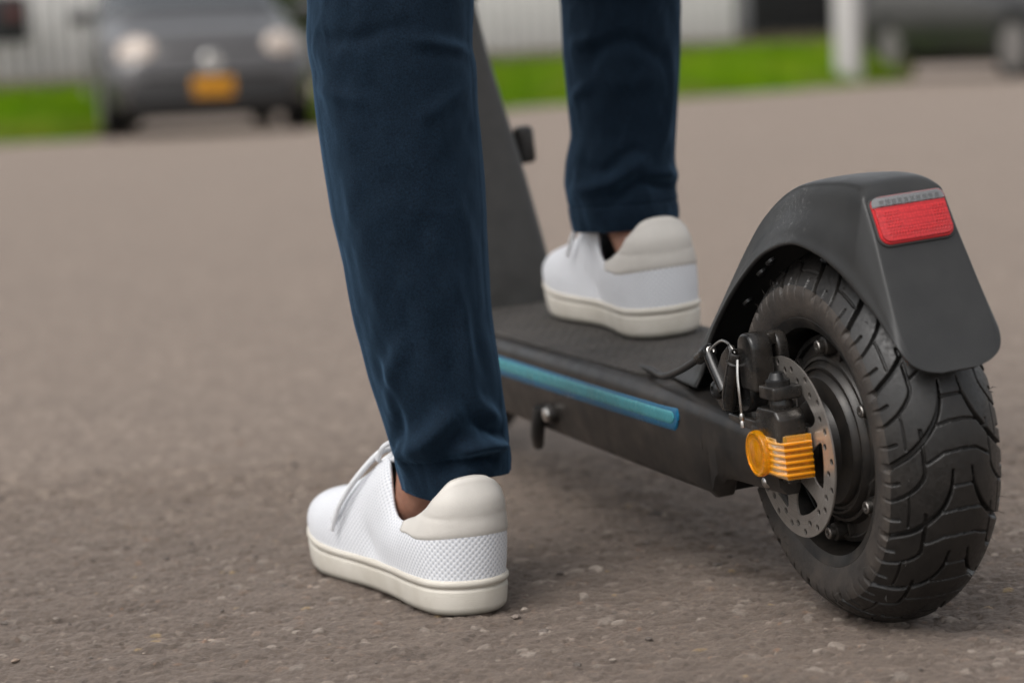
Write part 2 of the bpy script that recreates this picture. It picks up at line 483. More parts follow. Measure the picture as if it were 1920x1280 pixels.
# near patch of the road: the aggregate is real relief
x0, x1, y0, y1 = -.66, .66, 1.22, 2.45
nx, ny = 860, 560
px = np.linspace(x0, x1, nx); py = np.linspace(y0, y1, ny)
GX, GY = np.meshgrid(px, py, indexing='ij')
Z = .0012 * (vnoise(GX * 18, GY * 18, 1) - .5) + .0011 * (vnoise(GX * 70, GY * 70, 2) - .5) + .0014 * (vnoise(GX * 210, GY * 210, 3) - .5) + .0012 * (vnoise(GX * 430, GY * 430, 4) - .5)
wx, wy = .02 * vnoise(GX * 30, GY * 30, 21), .02 * vnoise(GX * 30, GY * 30, 22)
tr = vnoise((GX + wx) * 34, (GY + wy) * 46, 23) * 5; fr_ = tr - np.floor(tr); Z += .0010 * (np.floor(tr) + sstep(.72, 1, fr_)) - .0034
tr2 = vnoise((GX - wy) * 95, (GY + wx) * 120, 24) * 3; Z += .0008 * (np.floor(tr2) + sstep(.7, 1, tr2 - np.floor(tr2)))
C = np.zeros((nx, ny, 4), np.float32)
bm_ = vnoise(GX * 40, GY * 40, 5)[..., None]
C[..., :3] = np.array((.060, .0445, .0350)) * (1 - bm_) + np.array((.094, .0705, .0550)) * bm_
C[..., 3] = 1
pal = np.array([(.088, .069, .057), (.108, .083, .066), (.063, .049, .040), (.138, .108, .086), (.180, .145, .117), (.125, .084, .059), (.056, .043, .035), (.078, .059, .047), (.098, .076, .060)])
dx, dy = px[1] - px[0], py[1] - py[0]
for k in range(42000):
    r = .0012 + .0032 * rng.random() ** 3
    big_one = rng.random() < .016
    if big_one: r = .0034 + .0042 * rng.random()
    ang = rng.random() * math.pi; el = .55 + .4 * rng.random()
    cxs, cys = x0 + (x1 - x0) * rng.random(), y0 + (y1 - y0) * rng.random()
    i0, i1 = int((cxs - r - x0) / dx), int((cxs + r - x0) / dx) + 2; j0, j1 = int((cys - r - y0) / dy), int((cys + r - y0) / dy) + 2
    i0, j0 = max(i0, 0), max(j0, 0)
    X, Y = GX[i0:i1, j0:j1] - cxs, GY[i0:i1, j0:j1] - cys
    if X.size == 0: continue
    ca, sa = math.cos(ang), math.sin(ang)
    a, b = X * ca + Y * sa, (Y * ca - X * sa) / el
    q = (np.abs(a) ** 2.6 + np.abs(b) ** 2.6) ** (1 / 2.6) / r
    ins = q < 1
    if not ins.any(): continue
    hgt = r * (.12 + .24 * rng.random()); tx, ty = rng.normal(0, .13, 2)
    top = Z[i0:i1, j0:j1].mean() + hgt * (1 - np.clip(q, 0, 1) ** 5) * .85 + .00035 * (vnoise(X * 900 + k, Y * 900, 8) - .5) + (a * tx + b * ty) * (q < 1) + .0002
    sub = Z[i0:i1, j0:j1]; up = ins & (top > sub); sub[up] = top[up]
    p = rng.random()
    cc = pal[rng.integers(0, len(pal))] * (.65 + .75 * rng.random())
    if big_one and p > .5: cc = np.array((.24, .20, .165)) * (.6 + .7 * rng.random())
    if p < .034: cc = np.array((.34, .285, .235)) * (.7 + .4 * rng.random())
    elif p < .048: cc = np.array((.21, .115, .065)) * (.7 + .5 * rng.random())
    elif p < .052: cc = np.array((.30, .20, .08))
    sc = C[i0:i1, j0:j1]; sc[up, :3] = cc
feather = sstep(0, .05, GX - x0) * sstep(0, .05, x1 - GX) * sstep(0, .03, GY - y0) * sstep(0, .25, y1 - GY)
Zp = (Z - .0012) * feather - .0041 * (1 - feather)
C[..., :3] *= np.array((.92, .945, .975))  # near patch kept darker in colour: paints the light gradient along the road
C[..., 3] = sstep(0, .6, feather) * (1 - sstep(1.75, 2.40, GY + .10 * (vnoise(GX * 9, GY * 9, 31) - .5)))
patch = mesh_np('road_surface', np.stack([GX, GY, Zp], -1), grid_faces(nx, ny), M['asphalt'])
ca_ = patch.data.color_attributes.new('stone', 'FLOAT_COLOR', 'POINT'); ca_.data.foreach_set('color', C.reshape(-1, 4).ravel())
tag(patch, kind='structure')

# loose chips lying on the asphalt
gv, gf = [], []
for k in range(300):
    y = 1.26 + 1.3 * rng.random() ** 1.3; x = (rng.random() - .5) * (.5 * y + .3); r = .0016 + .0032 * rng.random() ** 2.5
    if rng.random() < .05: r *= 1.9
    b = MB(); n = 6; rot = rng.random() * 6.28; base = len(gv); el = .6 + .35 * rng.random(); h = r * (.25 + .3 * rng.random())
    for lev, (zz, s_) in enumerate(((-.3, .85), (.35, 1.0), (1.0, .55))):
        for q in range(n):
            a = rot + q * 6.283 / n; jit = .8 + .4 * rng.random()
            X, Y = math.cos(a) * r * s_ * jit, math.sin(a) * r * s_ * jit * el
            gv.append((x + X * math.cos(rot) - Y * math.sin(rot), y + X * math.sin(rot) + Y * math.cos(rot), zz * h * (.8 + .3 * rng.random())))
    for lev in range(2):
        for q in range(n): gf.append((base + lev * n + q, base + lev * n + (q + 1) % n, base + (lev + 1) * n + (q + 1) % n, base + (lev + 1) * n + q))
    gf.append(tuple(base + 2 * n + q for q in range(n)))
def chipmat():
    m = Mat('stone_chip').set(Roughness=.8); isl = m.n('ShaderNodeNewGeometry')
    k = m.ramp(isl.outputs['Random Per Island'], [(0, (.10, .083, .071)), (.45, (.13, .105, .09)), (.75, (.22, .18, .15)), (.9, (.32, .27, .225)), (1.0, (.20, .11, .06))])
    n = m.noise(700, 3); k = m.mix(1.0, k, m.ramp(n.outputs[0], [(.3, (.75, .75, .75)), (.7, (1.2, 1.2, 1.2))]), 'MULTIPLY')
    m.color(k); m.bump(n.outputs[0], .5, .0008); return m.m
M['chip'] = chipmat()
chips = mesh_np('gravel', gv, gf, M['chip'], smooth=False)
tag(chips, 'small loose stone chips scattered over the asphalt', None, kind='stuff')

# grassy banks up to the fences
def bank(pf, pb, zf, zb, nu=40, nv=24, seed=0):
    pf, pb = catmull(pf, nu), catmull(pb, nu); V = np.zeros((nu, nv, 3))
    for j, t in enumerate(np.linspace(0, 1, nv)):
        p = pf * (1 - t) + pb * t; V[:, j, :2] = p
        z = np.interp(np.linspace(0, 1, nu), np.linspace(0, 1, len(zf)), zf) * (1 - t) + np.interp(np.linspace(0, 1, nu), np.linspace(0, 1, len(zb)), zb) * t
        V[:, j, 2] = z + dz(p[:, 1]) + (.05 * math.sin(t * math.pi)) + .05 * (vnoise(p[:, 0] * 1.3 + seed, p[:, 1] * 1.3, seed) - .5) * min(1, t * 4)
    V[:, :5, 1] += (.30 * (vnoise(pf[:, 0] * 3.1, pf[:, 1] * 3.1, seed + 9) - .5))[:, None] * np.linspace(1, 0, 5)[None]
    V[:, 0, 2] -= .05
    return V
banks = []
for k, (pf, pb, zf, zb) in enumerate((
        ([(-9, 17.6), (-6, 19.0), (-4.1, 19.9), (-3.45, 20.3)], [(-9, 23.4), (-6, 24.6), (-4.6, 24.9), (-3.5, 25.0)], [-.09, -.1, -.1, -.1], [.30, .31, .31, .32]),
        ([(-1.75, 22.0), (0, 22.6), (1.53, 20.9), (3.84, 24.3), (4.0, 24.5)], [(-1.9, 26.8), (0, 27.3), (1.5, 27.6), (3.0, 28.3), (4.2, 29.2)], [-.10, -.06, -.005, 0, 0], [.36, .35, .40, .43, .42]))):
    V = bank(pf, pb, zf, zb, seed=k + 3)
    b = mesh_np('lawn', V, grid_faces(40, 24), M['soil']); solidify(b, .25, -1); tag(b, kind='structure'); banks.append(V)
def blades(V, n, name, mat, hmin, hmax, tlo, thi, label):
    nu, nv = V.shape[:2]; u = rng.random(n) * (nu - 1.001); v = (tlo + (thi - tlo) * rng.random(n)) * (nv - 1.001)
    i, j = u.astype(int), v.astype(int); fu, fv = (u - i)[:, None], (v - j)[:, None]
    P = (V[i, j] * (1 - fu) + V[i + 1, j] * fu) * (1 - fv) + (V[i, j + 1] * (1 - fu) + V[i + 1, j + 1] * fu) * fv
    a = rng.random(n) * 6.283; h = hmin + (hmax - hmin) * rng.random(n); w = .008 + .006 * rng.random(n)
    d = np.stack([np.cos(a), np.sin(a), 0 * a], -1); ln = rng.normal(0, .4, (n, 2)) * h[:, None]
    A, B = P - d * w[:, None], P + d * w[:, None]; T = P.copy(); T[:, :2] += ln; T[:, 2] += h
    W = np.stack([A, B, T], 1).reshape(-1, 3)
    o = mesh_np(name, W, np.arange(3 * n).reshape(-1, 3), mat, smooth=False)
    return tag(o, label, kind='stuff')
blades(banks[0], 26000, 'grass', M['grass'], .05, .11, .0, .9, 'bright green grass on the bank left of the parked car')
blades(banks[1], 52000, 'grass', M['grass'], .05, .12, .0, .86, 'bright green grass on the bank in front of the pale fence')
blades(banks[0], 5000, 'grass', M['dry_grass'], .06, .16, .86, 1.0, 'dry grass along the foot of the left fence')
blades(banks[1], 9000, 'grass', M['dry_grass'], .06, .18, .84, 1.0, 'dry grass along the foot of the right fence')

# fences: boards nailed on rails, each board a piece of its own
def fence(name, P0, P1, z0, z1, h, label, pitch=.138):
    root = empty(name); P0, P1 = Vector((*P0, z0 + dz(P0[1]))), Vector((*P1, z1 + dz(P1[1]))); root.location = P0
    d = P1 - P0; L = Vector((d.x, d.y)).length; yaw = math.atan2(d.y, d.x); root.rotation_euler = (0, 0, yaw); tag(root, label, 'fence')
    sl = d.z / L; n = int(L / pitch)
    b = MB().box((0, 0, h / 2), (pitch * .84, .02, h)); first = b.build('board', M['fence'], root, bev=.004, seg=1)
    for k in range(n):
        o = first if k == 0 else first.copy()
        if k: link(o, root)
        o.location = ((k + .5) * pitch, 0, sl * (k + .5) * pitch + .02 * rng.random() - .02); o.rotation_euler = (0, 0, rng.normal(0, .015))
    for zz in (.35, h - .25):
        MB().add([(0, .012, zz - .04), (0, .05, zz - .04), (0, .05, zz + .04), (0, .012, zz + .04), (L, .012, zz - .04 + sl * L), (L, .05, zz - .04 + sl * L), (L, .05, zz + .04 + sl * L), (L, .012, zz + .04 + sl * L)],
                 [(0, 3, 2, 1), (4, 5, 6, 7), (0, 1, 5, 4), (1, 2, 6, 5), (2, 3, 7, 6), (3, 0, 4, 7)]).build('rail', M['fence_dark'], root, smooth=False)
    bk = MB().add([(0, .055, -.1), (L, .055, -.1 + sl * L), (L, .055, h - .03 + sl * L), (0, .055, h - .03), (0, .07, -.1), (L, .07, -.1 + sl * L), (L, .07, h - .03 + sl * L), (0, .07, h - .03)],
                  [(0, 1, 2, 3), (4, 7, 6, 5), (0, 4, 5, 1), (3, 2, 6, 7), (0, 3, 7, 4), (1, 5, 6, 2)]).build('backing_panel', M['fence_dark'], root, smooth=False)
    return root
fence('fence', (-8.5, 23.7), (-1.95, 26.6), .27, .36, 1.9, 'pale grey board fence behind the car with the yellow plate')
fence('fence', (-1.85, 26.9), (2.82, 27.9), .34, .42, 1.9, 'pale grey board fence at the top of the bank, up to the dark gate')

gate = empty('gate'); gate.location = (2.95, 28.1, .42 + dz(28.1)); gate.rotation_euler = (0, 0, .5); tag(gate, 'dark metal gate between the pale fence and the white post', 'gate')
MB().box((.75, .04, .95), (1.5, .02, 1.85)).build('panel', M['gate_black'], gate, bev=.005, seg=1)
for k in range(11):
    MB().box((.05 + k * .14, 0, .95), (.035, .035, 1.9)).build('bar', M['gate_black'], gate, smooth=False)
for zz in (.15, 1.0, 1.75): MB().box((.75, -.03, zz), (1.55, .025, .06)).build('rail', M['gate_black'], gate, smooth=False)

post = MB().cyl((0, 0, -.2), (0, 0, 2.3), .14, 24, .01).build('post', M['post_white']); post.location = (3.49, 24.15, .22 + dz(24.15))
tag(post, 'thick round white post standing on the grass beside the right hand parked car', 'post')
mbx = empty('meter_box'); mbx.location = (-5.05, 24.9, .90 + dz(24.9)); mbx.rotation_euler = (0, 0, .41); tag(mbx, 'dark round edged box fixed to the pale fence at the far left', 'box')
MB().box((0, -.13, .15), (.42, .16, .5)).build('case', M['gate_black'], mbx, bev=.06, seg=4)
MB().cyl((.05, -.21, .2), (.05, -.235, .2), .08, 20, .005).build('lid', plain('rust_red', (.12, .035, .03), .5), mbx)

# dark shrub behind the car
def shrub(name, loc, rad, h, n, label, seed):
    g = np.random.default_rng(seed); root = empty(name); root.location = loc; tag(root, label, 'shrub')
    t = MB()
    for k in range(7):
        a = g.random() * 6.283; t.tube([(0, 0, -.1), (math.cos(a) * rad * .25, math.sin(a) * rad * .25, h * .35), (math.cos(a) * rad * .6, math.sin(a) * rad * .6, h * .75)], [.02, .014, .005], 6)
    t.build('stem', M['bark'], root)
    cl = g.normal(0, 1, (26, 3)); cl /= np.linalg.norm(cl, axis=1)[:, None]; cl *= g.random((26, 1)) ** .5 * np.array((rad, rad, h * .42)); cl[:, 2] += h * .55
    P = cl[g.integers(0, 26, n)] + g.normal(0, .11, (n, 3)); P[:, 2] = np.maximum(P[:, 2], .05)
    d1 = g.normal(0, 1, (n, 3)); d1 /= np.linalg.norm(d1, axis=1)[:, None]; d2 = np.cross(d1, g.normal(0, 1, (n, 3))); d2 /= np.linalg.norm(d2, axis=1)[:, None]
    s_ = (.025 + .03 * g.random(n))[:, None]
    W = np.stack([P - d1 * s_, P + d2 * s_ * .5, P + d1 * s_, P - d2 * s_ * .5], 1).reshape(-1, 3)
    o = mesh_np('foliage', W, np.arange(4 * n).reshape(-1, 4), M['leaf_dark'], root, smooth=False); o['kind'] = 'stuff'
    return root
shrub('shrub', (-2.2, 25.3, .2 + dz(25.3)), .55, 1.9, 5200, 'dark green shrub behind the bonnet of the car with the yellow plate', 4)

# ------------------------------------------------------------------ parked cars
def make_car(name, loc, yaw, label, paint, group, front_detail=True, scale=1.0):
    """local +X is the car's front; origin under its front axle"""
    root = empty(name); root.location = loc; root.rotation_euler = (0, 0, yaw); root.scale = (scale,) * 3; tag(root, label, 'car', group)
    # stations: x, half width, bottom, belt height, top height, top half width
    st = [(.80, .56, .30, .52, .58, .45), (.76, .70, .24, .56, .68, .58), (.62, .80, .22, .62, .80, .66), (.40, .845, .22, .72, .88, .70), (.0, .86, .24, .80, .94, .72),
          (-.35, .865, .22, .86, 1.0, .72), (-.55, .87, .22, .90, 1.10, .70), (-.95, .87, .22, .92, 1.36, .64), (-1.25, .87, .22, .93, 1.47, .61), (-1.9, .87, .22, .94, 1.50, .60),
          (-2.6, .865, .22, .95, 1.46, .60), (-2.95, .85, .24, .96, 1.36, .60), (-3.2, .83, .28, .95, 1.08, .62), (-3.32, .76, .34, .80, .92, .60), (-3.36, .66, .42, .60, .70, .52)]
    st = [(x, w, zb - .02, zl * 1.01, zt * 1.01, wt) for x, w, zb, zl, zt, wt in st]
    st = catmull(np.array(st), 61)
    J = []
    for x, w, zb, zl, zt, wt in st:
        half = [(0, zb), (w * .75, zb), (w * .97, zb + .06), (w, zb + .22), (w * 1.0, (zb + zl) / 2 + .06), (w * .975, zl), (w * .96, zl + .012), (wt * 1.02, zt - .05), (wt * .9, zt - .012), (wt * .5, zt + .008), (0, zt + .014)]
        ring = [(x, y, z) for y, z in half] + [(x, -y, z) for y, z in half[-2:0:-1]]
        J.append(ring)
    J = np.array(J); nr = J.shape[1]
    F = [tuple(f) for f in grid_faces(len(J), nr, wrap_v=True)] + [tuple(range(nr - 1, -1, -1)), tuple((len(J) - 1) * nr + k for k in range(nr))]
    body = mesh_np('body', J, F, paint, root); sharp_auto(body, 50)
    def surf(i, j0, j1, nm, mat, off, lift=.012):
        V = []; sel = J[i[0]:i[1] + 1]
        sub = sel[:, j0:j1 + 1].reshape(-1, 3).copy(); c = np.array((sel[:, 0, 0].mean() - .4, 0, .55)); dirv = sub - c; dirv /= np.linalg.norm(dirv, axis=1)[:, None]
        o = mesh_np(nm, sub + dirv * lift, grid_faces(sel.shape[0], j1 - j0 + 1), mat, root); solidify(o, .008, -1); return o
    surf((24, 34), 7, 13, 'windscreen', M['car_glass'], 0)
    for a, b in ((27, 38), (40, 47)):
        surf((a, b), 6, 7, 'side_window', M['car_glass'], 0); surf((a, b), 13, 14, 'side_window', M['car_glass'], 0)
    # wheels
    for x in (0.0, -2.48):
        for s_ in (1, -1):
            b = MB().lathe([(0, .18), (.01, .235), (.03, .285), (.06, .305), (.15, .305), (.18, .28), (.19, .2)], (x, s_ * .87, .305), (x, s_ * .66, .305), 40)
            w = b.build('wheel', M['car_tyre'], root)
            r_ = MB().lathe([(0, .215), (.006, .22), (.05, .2)], (x, s_ * .872, .305), (x, s_ * .80, .305), 40)
            for q in range(7):
                a = q * 6.283 / 7; r_.box((x + .12 * math.cos(a), s_ * .868, .305 + .12 * math.sin(a)), (.2, .02, .045), Matrix.Rotation(-a, 3, 'Y'))
            r_.build('rim', M['alloy'], w)
            MB().lathe([(0, .37), (.012, .37)], (x, s_ * .866, .33), (x, s_ * .80, .33), 40).build('wheel_arch', M['car_plastic'], root)
    MB().box((.712, 0, .315), (.24, 1.34, .25)).build('lower_grille', M['car_plastic'], root, bev=.04)
    MB().box((-1.2, 0, .20), (3.3, 1.35, .12)).build('underbody', M['car_plastic'], root, bev=.03)
    MB().box((.745, 0, .70), (.05, .75, .03)).build('grille', M['car_plastic'], root, bev=.02)
    for s_ in (1, -1):
        n = 20; m_ = 9; V = []
        for i in range(m_):
            ph = (i / (m_ - 1)) * math.pi / 2
            for k in range(n):
                a = 2 * math.pi * k / n
                V.append((.075 * math.cos(ph), .175 * math.sin(ph) * math.cos(a), .135 * math.sin(ph) * math.sin(a)))
        o = mesh_np('headlight', V, grid_faces(m_, n, wrap_v=True), M['lamp_glass'], root); o.location = (.66, s_ * .60, .70); o.rotation_euler = (0, R(-22), s_ * R(30))
        MB().cyl((0, 0, 0), (.02, 0, 0), .06, 18, .004).build('reflector', M['chrome'], o)
        MB().box((-.55, s_ * .98, 1.03), (.10, .2, .13)).build('mirror', paint, root, bev=.04)
        MB().cyl((.74, s_ * .56, .38), (.785, s_ * .56, .38), .05, 18, .006).build('fog_lamp', M['chrome'], root)
    MB().box((.826, 0, .39), (.012, .34, .16)).build('number_plate', M['plate'], root, bev=.004)
    MB().lathe([(0, .07), (.03, .085), (.04, .075)], (.775, 0, .585), (.83, 0, .585), 28).build('badge', M['chrome'], root)
    for s_ in (1, -1): MB().tube([(-.52, s_ * .05, 1.08), (-.60, s_ * .3, 1.13), (-.63, s_ * .62, 1.13)], .008, 6).build('wiper', M['car_plastic'], root)
    return root
make_car('parked_car', (-2.52, 20.55, float(ground_z(-2.52, 20.55))), R(-90 + 12.5), 'dark grey parked car with yellow number plate, its front facing the road', M['car_grey'], 'cars parked beyond the road')
make_car('parked_car', (5.78, 23.62, float(ground_z(5.8, 23.6))), R(-90 + 19), 'grey parked car beside the thick white post, only its wheels and sill in view', M['car_grey2'], 'cars parked beyond the road')

# ------------------------------------------------------------------ electric scooter
AX = .127                                                     # axle height
sF, sL, sU = Vector((-0.3315842, 0.94342563, 0)), Vector((-0.94064651, -0.33060743, -0.07669988)), Vector((-0.07236063, -0.02543247, 0.99705423))
Bp = Vector((0.24141673, 1.58398037, -0.0018))
SM = Matrix(((sF.x, sL.x, sU.x, Bp.x), (sF.y, sL.y, sU.y, Bp.y), (sF.z, sL.z, sU.z, Bp.z), (0, 0, 0, 1)))
sc = empty('electric_scooter'); sc.matrix_world = SM
tag(sc, 'black electric kick scooter with fat rear tyre, red tail light and amber axle cover', 'scooter')
SCO = []
def S(o):
    """a part modelled about the rear axle: lift it to the axle height"""
    o.location = Vector(o.location) + Vector((0, 0, AX)); SCO.append(o); return o

# --- rear wheel
wheel = empty('rear_wheel', sc); wheel.location = (0, 0, AX)
HW = .0395
def prof_r(y): return .127 - .022 * (np.abs(y) / .04) ** 2.2
def tyre(parent, nper, NP, nw, detail, phase):
    yy = np.linspace(-HW, HW, 400); rr = prof_r(yy); arc = np.concatenate([[0], np.cumsum(np.hypot(np.diff(yy), np.diff(rr)))]); LW = arc[-1]
    s = np.linspace(0, LW, nw); y = np.interp(s, arc, yy); r = prof_r(y)
    ny = np.gradient(r, s); nr = -np.gradient(y, s); nrm = np.hypot(ny, nr); ny, nr = -ny / nrm, -nr / nrm
    PD = 360.0 / NP
    H = np.zeros((nper, nw))
    if detail:
        # grooves on the half y>0, mirrored; (degrees, w) with w = y/.04
        G = [([(-3, 1.06), (0, .98), (3.8, .75), (8.2, .53), (12.8, .34), (18.0, .215), (23.8, .165)], .0020, .0050, 1.0),
             ([(13.2, 1.04), (13.7, .98), (16.9, .79), (21.6, .61), (26.3, .58), (36.3, .575)], .00105, .0032, 0),
             ([(16.9, .79), (11, .785), (5.3, .78)], .0007, .0017, 0),
             ([(.6, .54), (3.4, .28), (3.8, .0)], .0008, .0022, 0), ([(11.3, .36), (12.1, .12), (12.0, 0)], .0008, .0022, 0), ([(19.2, .18), (19.3, 0)], .0008, .0020, 0),
             ([(6.4, 1.04), (6.8, .95), (7.3, .89)], .0011, .0026, 0), ([(19.3, 1.04), (19.7, .95), (20.2, .90)], .0011, .0026, 0)
             ]
        ph = np.arange(nper) / nper * PD
        Rm = .118
        Pa = np.deg2rad(ph)[:, None] * Rm + 0 * s[None]; Sa = s[None] + 0 * ph[:, None]
        for pts, hw, dep, tap in G:
            pts = np.array(pts); a = np.deg2rad(pts[:, 0]) * Rm; w = np.interp(pts[:, 1] * .04, yy, arc)
            w = np.where(pts[:, 1] * .04 > HW, LW + (pts[:, 1] * .04 - HW), w)
            cv = catmull(np.stack([a, w], 1), 4 * len(a)) if len(a) > 3 else np.stack([a, w], 1)
            for sgn in (1, -1):
                c2 = cv.copy()
                if sgn < 0: c2[:, 1] = LW - c2[:, 1]
                D = np.full(H.shape, 1.0); Wd = np.full(H.shape, hw)
                for rep in (-2, -1, 0, 1):
                    o = rep * np.deg2rad(PD) * Rm
                    nseg = len(c2) - 1
                    for k in range(nseg):
                        p0, p1 = c2[k] + (o, 0), c2[k + 1] + (o, 0); e = p1 - p0; L2 = e @ e
                        t = np.clip(((Pa - p0[0]) * e[0] + (Sa - p0[1]) * e[1]) / L2, 0, 1)
                        d = np.hypot(Pa - p0[0] - t * e[0], Sa - p0[1] - t * e[1])
                        if tap: d = d + hw * .62 * ((k + t) / nseg) ** 2
                        D = np.minimum(D, d)
                H = np.maximum(H, dep * (1 - sstep(hw * .82, hw * 1.12, D)))
    H = np.tile(H, (NP, 1)); nu = H.shape[0]
    th = np.arange(nu) / nu * 2 * math.pi + R(phase)
    # sidewalls: from the shoulder in to the bead
    side = [(.0404, .1036), (.0411, .1015), (.0412, .0985), (.0408, .095), (.0401, .091), (.0392, .0875), (.0380, .0845), (.0362, .0822), (.034, .081)]
    cols_y, cols_r = [], []
    Yt = y[None] - ny[None] * H; Rt = r[None] - nr[None] * H
    def edge(sg):
        Hs = H[:, -1] if sg > 0 else H[:, 0]; Ye, Re = [], []
        for k, (a, b) in enumerate(side):
            f = max(0, 1 - k / 1.6); Ye.append(sg * a - sg * Hs * f * .8); Re.append(b - Hs * f * .25)
        return np.array(Ye).T, np.array(Re).T
    yL, rL = edge(1); yR, rR = edge(-1)
    YY = np.concatenate([yR[:, ::-1], Yt, yL], 1); RR = np.concatenate([rR[:, ::-1], Rt, rL], 1)
    V = np.stack([-RR * np.cos(th)[:, None], YY, RR * np.sin(th)[:, None]], -1)
    o = mesh_np('tyre', V, grid_faces(nu, YY.shape[1], wrap_u=True), M['tread'], parent)
    o.data.materials.append(M['sidewall'])
    nv = YY.shape[1]; mi = np.zeros((nu, nv - 1), np.int32); ns = len(side); mi[:, :ns] = 1; mi[:, -ns:] = 1
    o.data.polygons.foreach_set('material_index', mi.ravel())
    ev = np.zeros(len(o.data.edges) * 2, np.int32); o.data.edges.foreach_get('vertices', ev); ev = ev.reshape(-1, 2) % nv
    shp = (ev[:, 0] == ev[:, 1]) & ((ev[:, 0] == ns) | (ev[:, 0] == nv - 1 - ns))
    at_ = o.data.attributes.new('sharp_edge', 'BOOLEAN', 'EDGE') if 'sharp_edge' not in o.data.attributes else o.data.attributes['sharp_edge']
    at_.data.foreach_set('value', shp)
    return o
ty = tyre(wheel, 108, 14, 190, True, -0.5)
# rubber hairs left by the mould
hb = MB(); g = np.random.default_rng(3)
for k in range(90):
    a = g.random() * 6.283; yv = g.choice([.041, -.041, .0395, .03, -.0395, -.038]) + g.normal(0, .0006); rv = prof_r(min(abs(yv), .04)) if abs(yv) < .0405 else .086 + .017 * g.random()
    L = .0025 + .003 * g.random() + (.006 * g.random() if abs(yv) > .0405 and g.random() < .2 else 0)
    if abs(yv) > .0405: d = Vector((0, math.copysign(.6, yv), 0)) + Vector((g.normal(0, .8), 0, g.normal(0, .8)))
    else: d = Vector((-math.cos(a), math.copysign(.5, yv), math.sin(a))) + Vector(g.normal(0, .35, 3))
    d.normalize(); p = Vector((-rv * math.cos(a), yv, rv * math.sin(a)))
    hb.tube([p - d * .001, p + d * L * .5 + Vector(g.normal(0, .0004, 3)), p + d * L], [.00022, .0002, .00012], 4, False)
ho = hb.build('rubber_hair', plain('rubber_hair', (.05, .045, .04), .5), wheel); ho['kind'] = 'stuff'
def lathe_y(prof, n=96):
    """closed profile of (r, y) spun round the wheel axle"""
    th = np.arange(n) / n * 2 * math.pi; P = np.array(prof)
    V = np.stack([np.cos(th)[:, None] * P[:, 0], np.broadcast_to(P[:, 1], (n, len(P))), np.sin(th)[:, None] * P[:, 0]], -1)
    return V, grid_faces(n, len(P), wrap_u=True)
V, Fq = lathe_y([(.0695, -.034), (.0805, -.0355), (.0835, -.0375), (.0855, -.0365), (.086, -.033), (.082, -.02), (.080, 0), (.082, .02), (.086, .033), (.0855, .0365), (.0835, .0375), (.0800, .0362), (.0765, .0345), (.0755, .030), (.0745, .018), (.0740, .004), (.0695, 0)])
rim = mesh_np('rim', V, Fq, M['rim_black'], wheel); sharp_auto(rim, 45)
V, Fq = lathe_y([(.0715, -.03), (.0715, .010), (.0695, .0215), (.0665, .0232), (.0655, .0228), (.0648, .0200), (.0578, .0200), (.0570, .0222), (.0555, .0245), (.0535, .0250), (.0525, .0240), (.0515, .0262), (.0495, .0285), (.0480, .0286), (.0470, .0270), (.0450, .0272), (.0440, .0300), (.0425, .0318), (.030, .0335), (.028, .037), (.0265, .0395), (.022, .041), (.014, .0415), (.0135, .047), (.009, .047), (.009, .060), (.0, .060)])
hub = mesh_np('motor_hub', V, Fq, M['motor'], wheel); sharp_auto(hub, 35)
# ribs and bosses on the hub cover, with its screws
for q in range(6):
    a = R(85 + 60 * q); rb = MB()
    for da in (-13.5, 13.5):
        b = a + R(da); MB().box((-.0612 * math.cos(b), .0212, .0612 * math.sin(b)), (.0085, .0042, .0022), Matrix.Rotation(b, 3, 'Y')).build('hub_rib', M['motor'], wheel, smooth=False)
    b = a; Mx = Matrix.Rotation(b, 3, 'Y')
    rb.lathe([(0, .0068), (.009, .0062), (.0095, .0055)], (-.064 * math.cos(a), .018, .064 * math.sin(a)), (-.064 * math.cos(a), .03, .064 * math.sin(a)), 20)
    rb.build('screw_boss', M['motor'], wheel)
for q in range(6):
    a = R(85 + 60 * q); c = Vector((-.064 * math.cos(a), 0, .064 * math.sin(a)))
    MB().lathe([(.0272, .0036), (.0290, .0042), (.0315, .0042), (.0322, .0036), (.0322, .0021), (.0300, .0019), (.0300, .0001)], c, c + Vector((0, 1, 0)), 20).build('screw', M['dull_steel'], wheel)

# --- brake disc with its holes and windows
cu = bpy.data.curves.new('brake_disc_outline', 'CURVE'); cu.dimensions = '2D'; cu.fill_mode = 'BOTH'; cu.extrude = .0006; cu.bevel_depth = .0000; cu.bevel_resolution = 0
def spl(pts):
    s_ = cu.splines.new('POLY'); s_.points.add(len(pts) - 1); s_.use_cyclic_u = True
    for p, q in zip(s_.points, pts): p.co = (q[0], q[1], 0, 1)
circ = lambda cx, cy, r, n: [(cx + r * math.cos(2 * math.pi * k / n), cy + r * math.sin(2 * math.pi * k / n)) for k in range(n)]
spl(circ(0, 0, .0605, 120)); spl(circ(0, 0, .016, 32))
for k in range(18):
    a = 2 * math.pi * k / 18
    for r_, da in ((.0568, 0), (.0518, .174)) if k % 3 else ((.0543, 0), (.0498, .174)):
        spl(circ(r_ * math.cos(a + da), r_ * math.sin(a + da), .0023, 14))
for k in range(6):
    a0 = 2 * math.pi * k / 6
    w_ = catmull([((.0455 * math.cos(a0 + t)), .0455 * math.sin(a0 + t)) for t in (.12, .35, .6, .82)] + [(.036 * math.cos(a0 + .86), .036 * math.sin(a0 + .86)), (.0245 * math.cos(a0 + .62), .0245 * math.sin(a0 + .62)), (.0235 * math.cos(a0 + .5), .0235 * math.sin(a0 + .5)), (.034 * math.cos(a0 + .2), .034 * math.sin(a0 + .2))], 44, True)
    spl([tuple(p) for p in w_])
tmp = bpy.data.objects.new('tmp_disc', cu); col.objects.link(tmp)
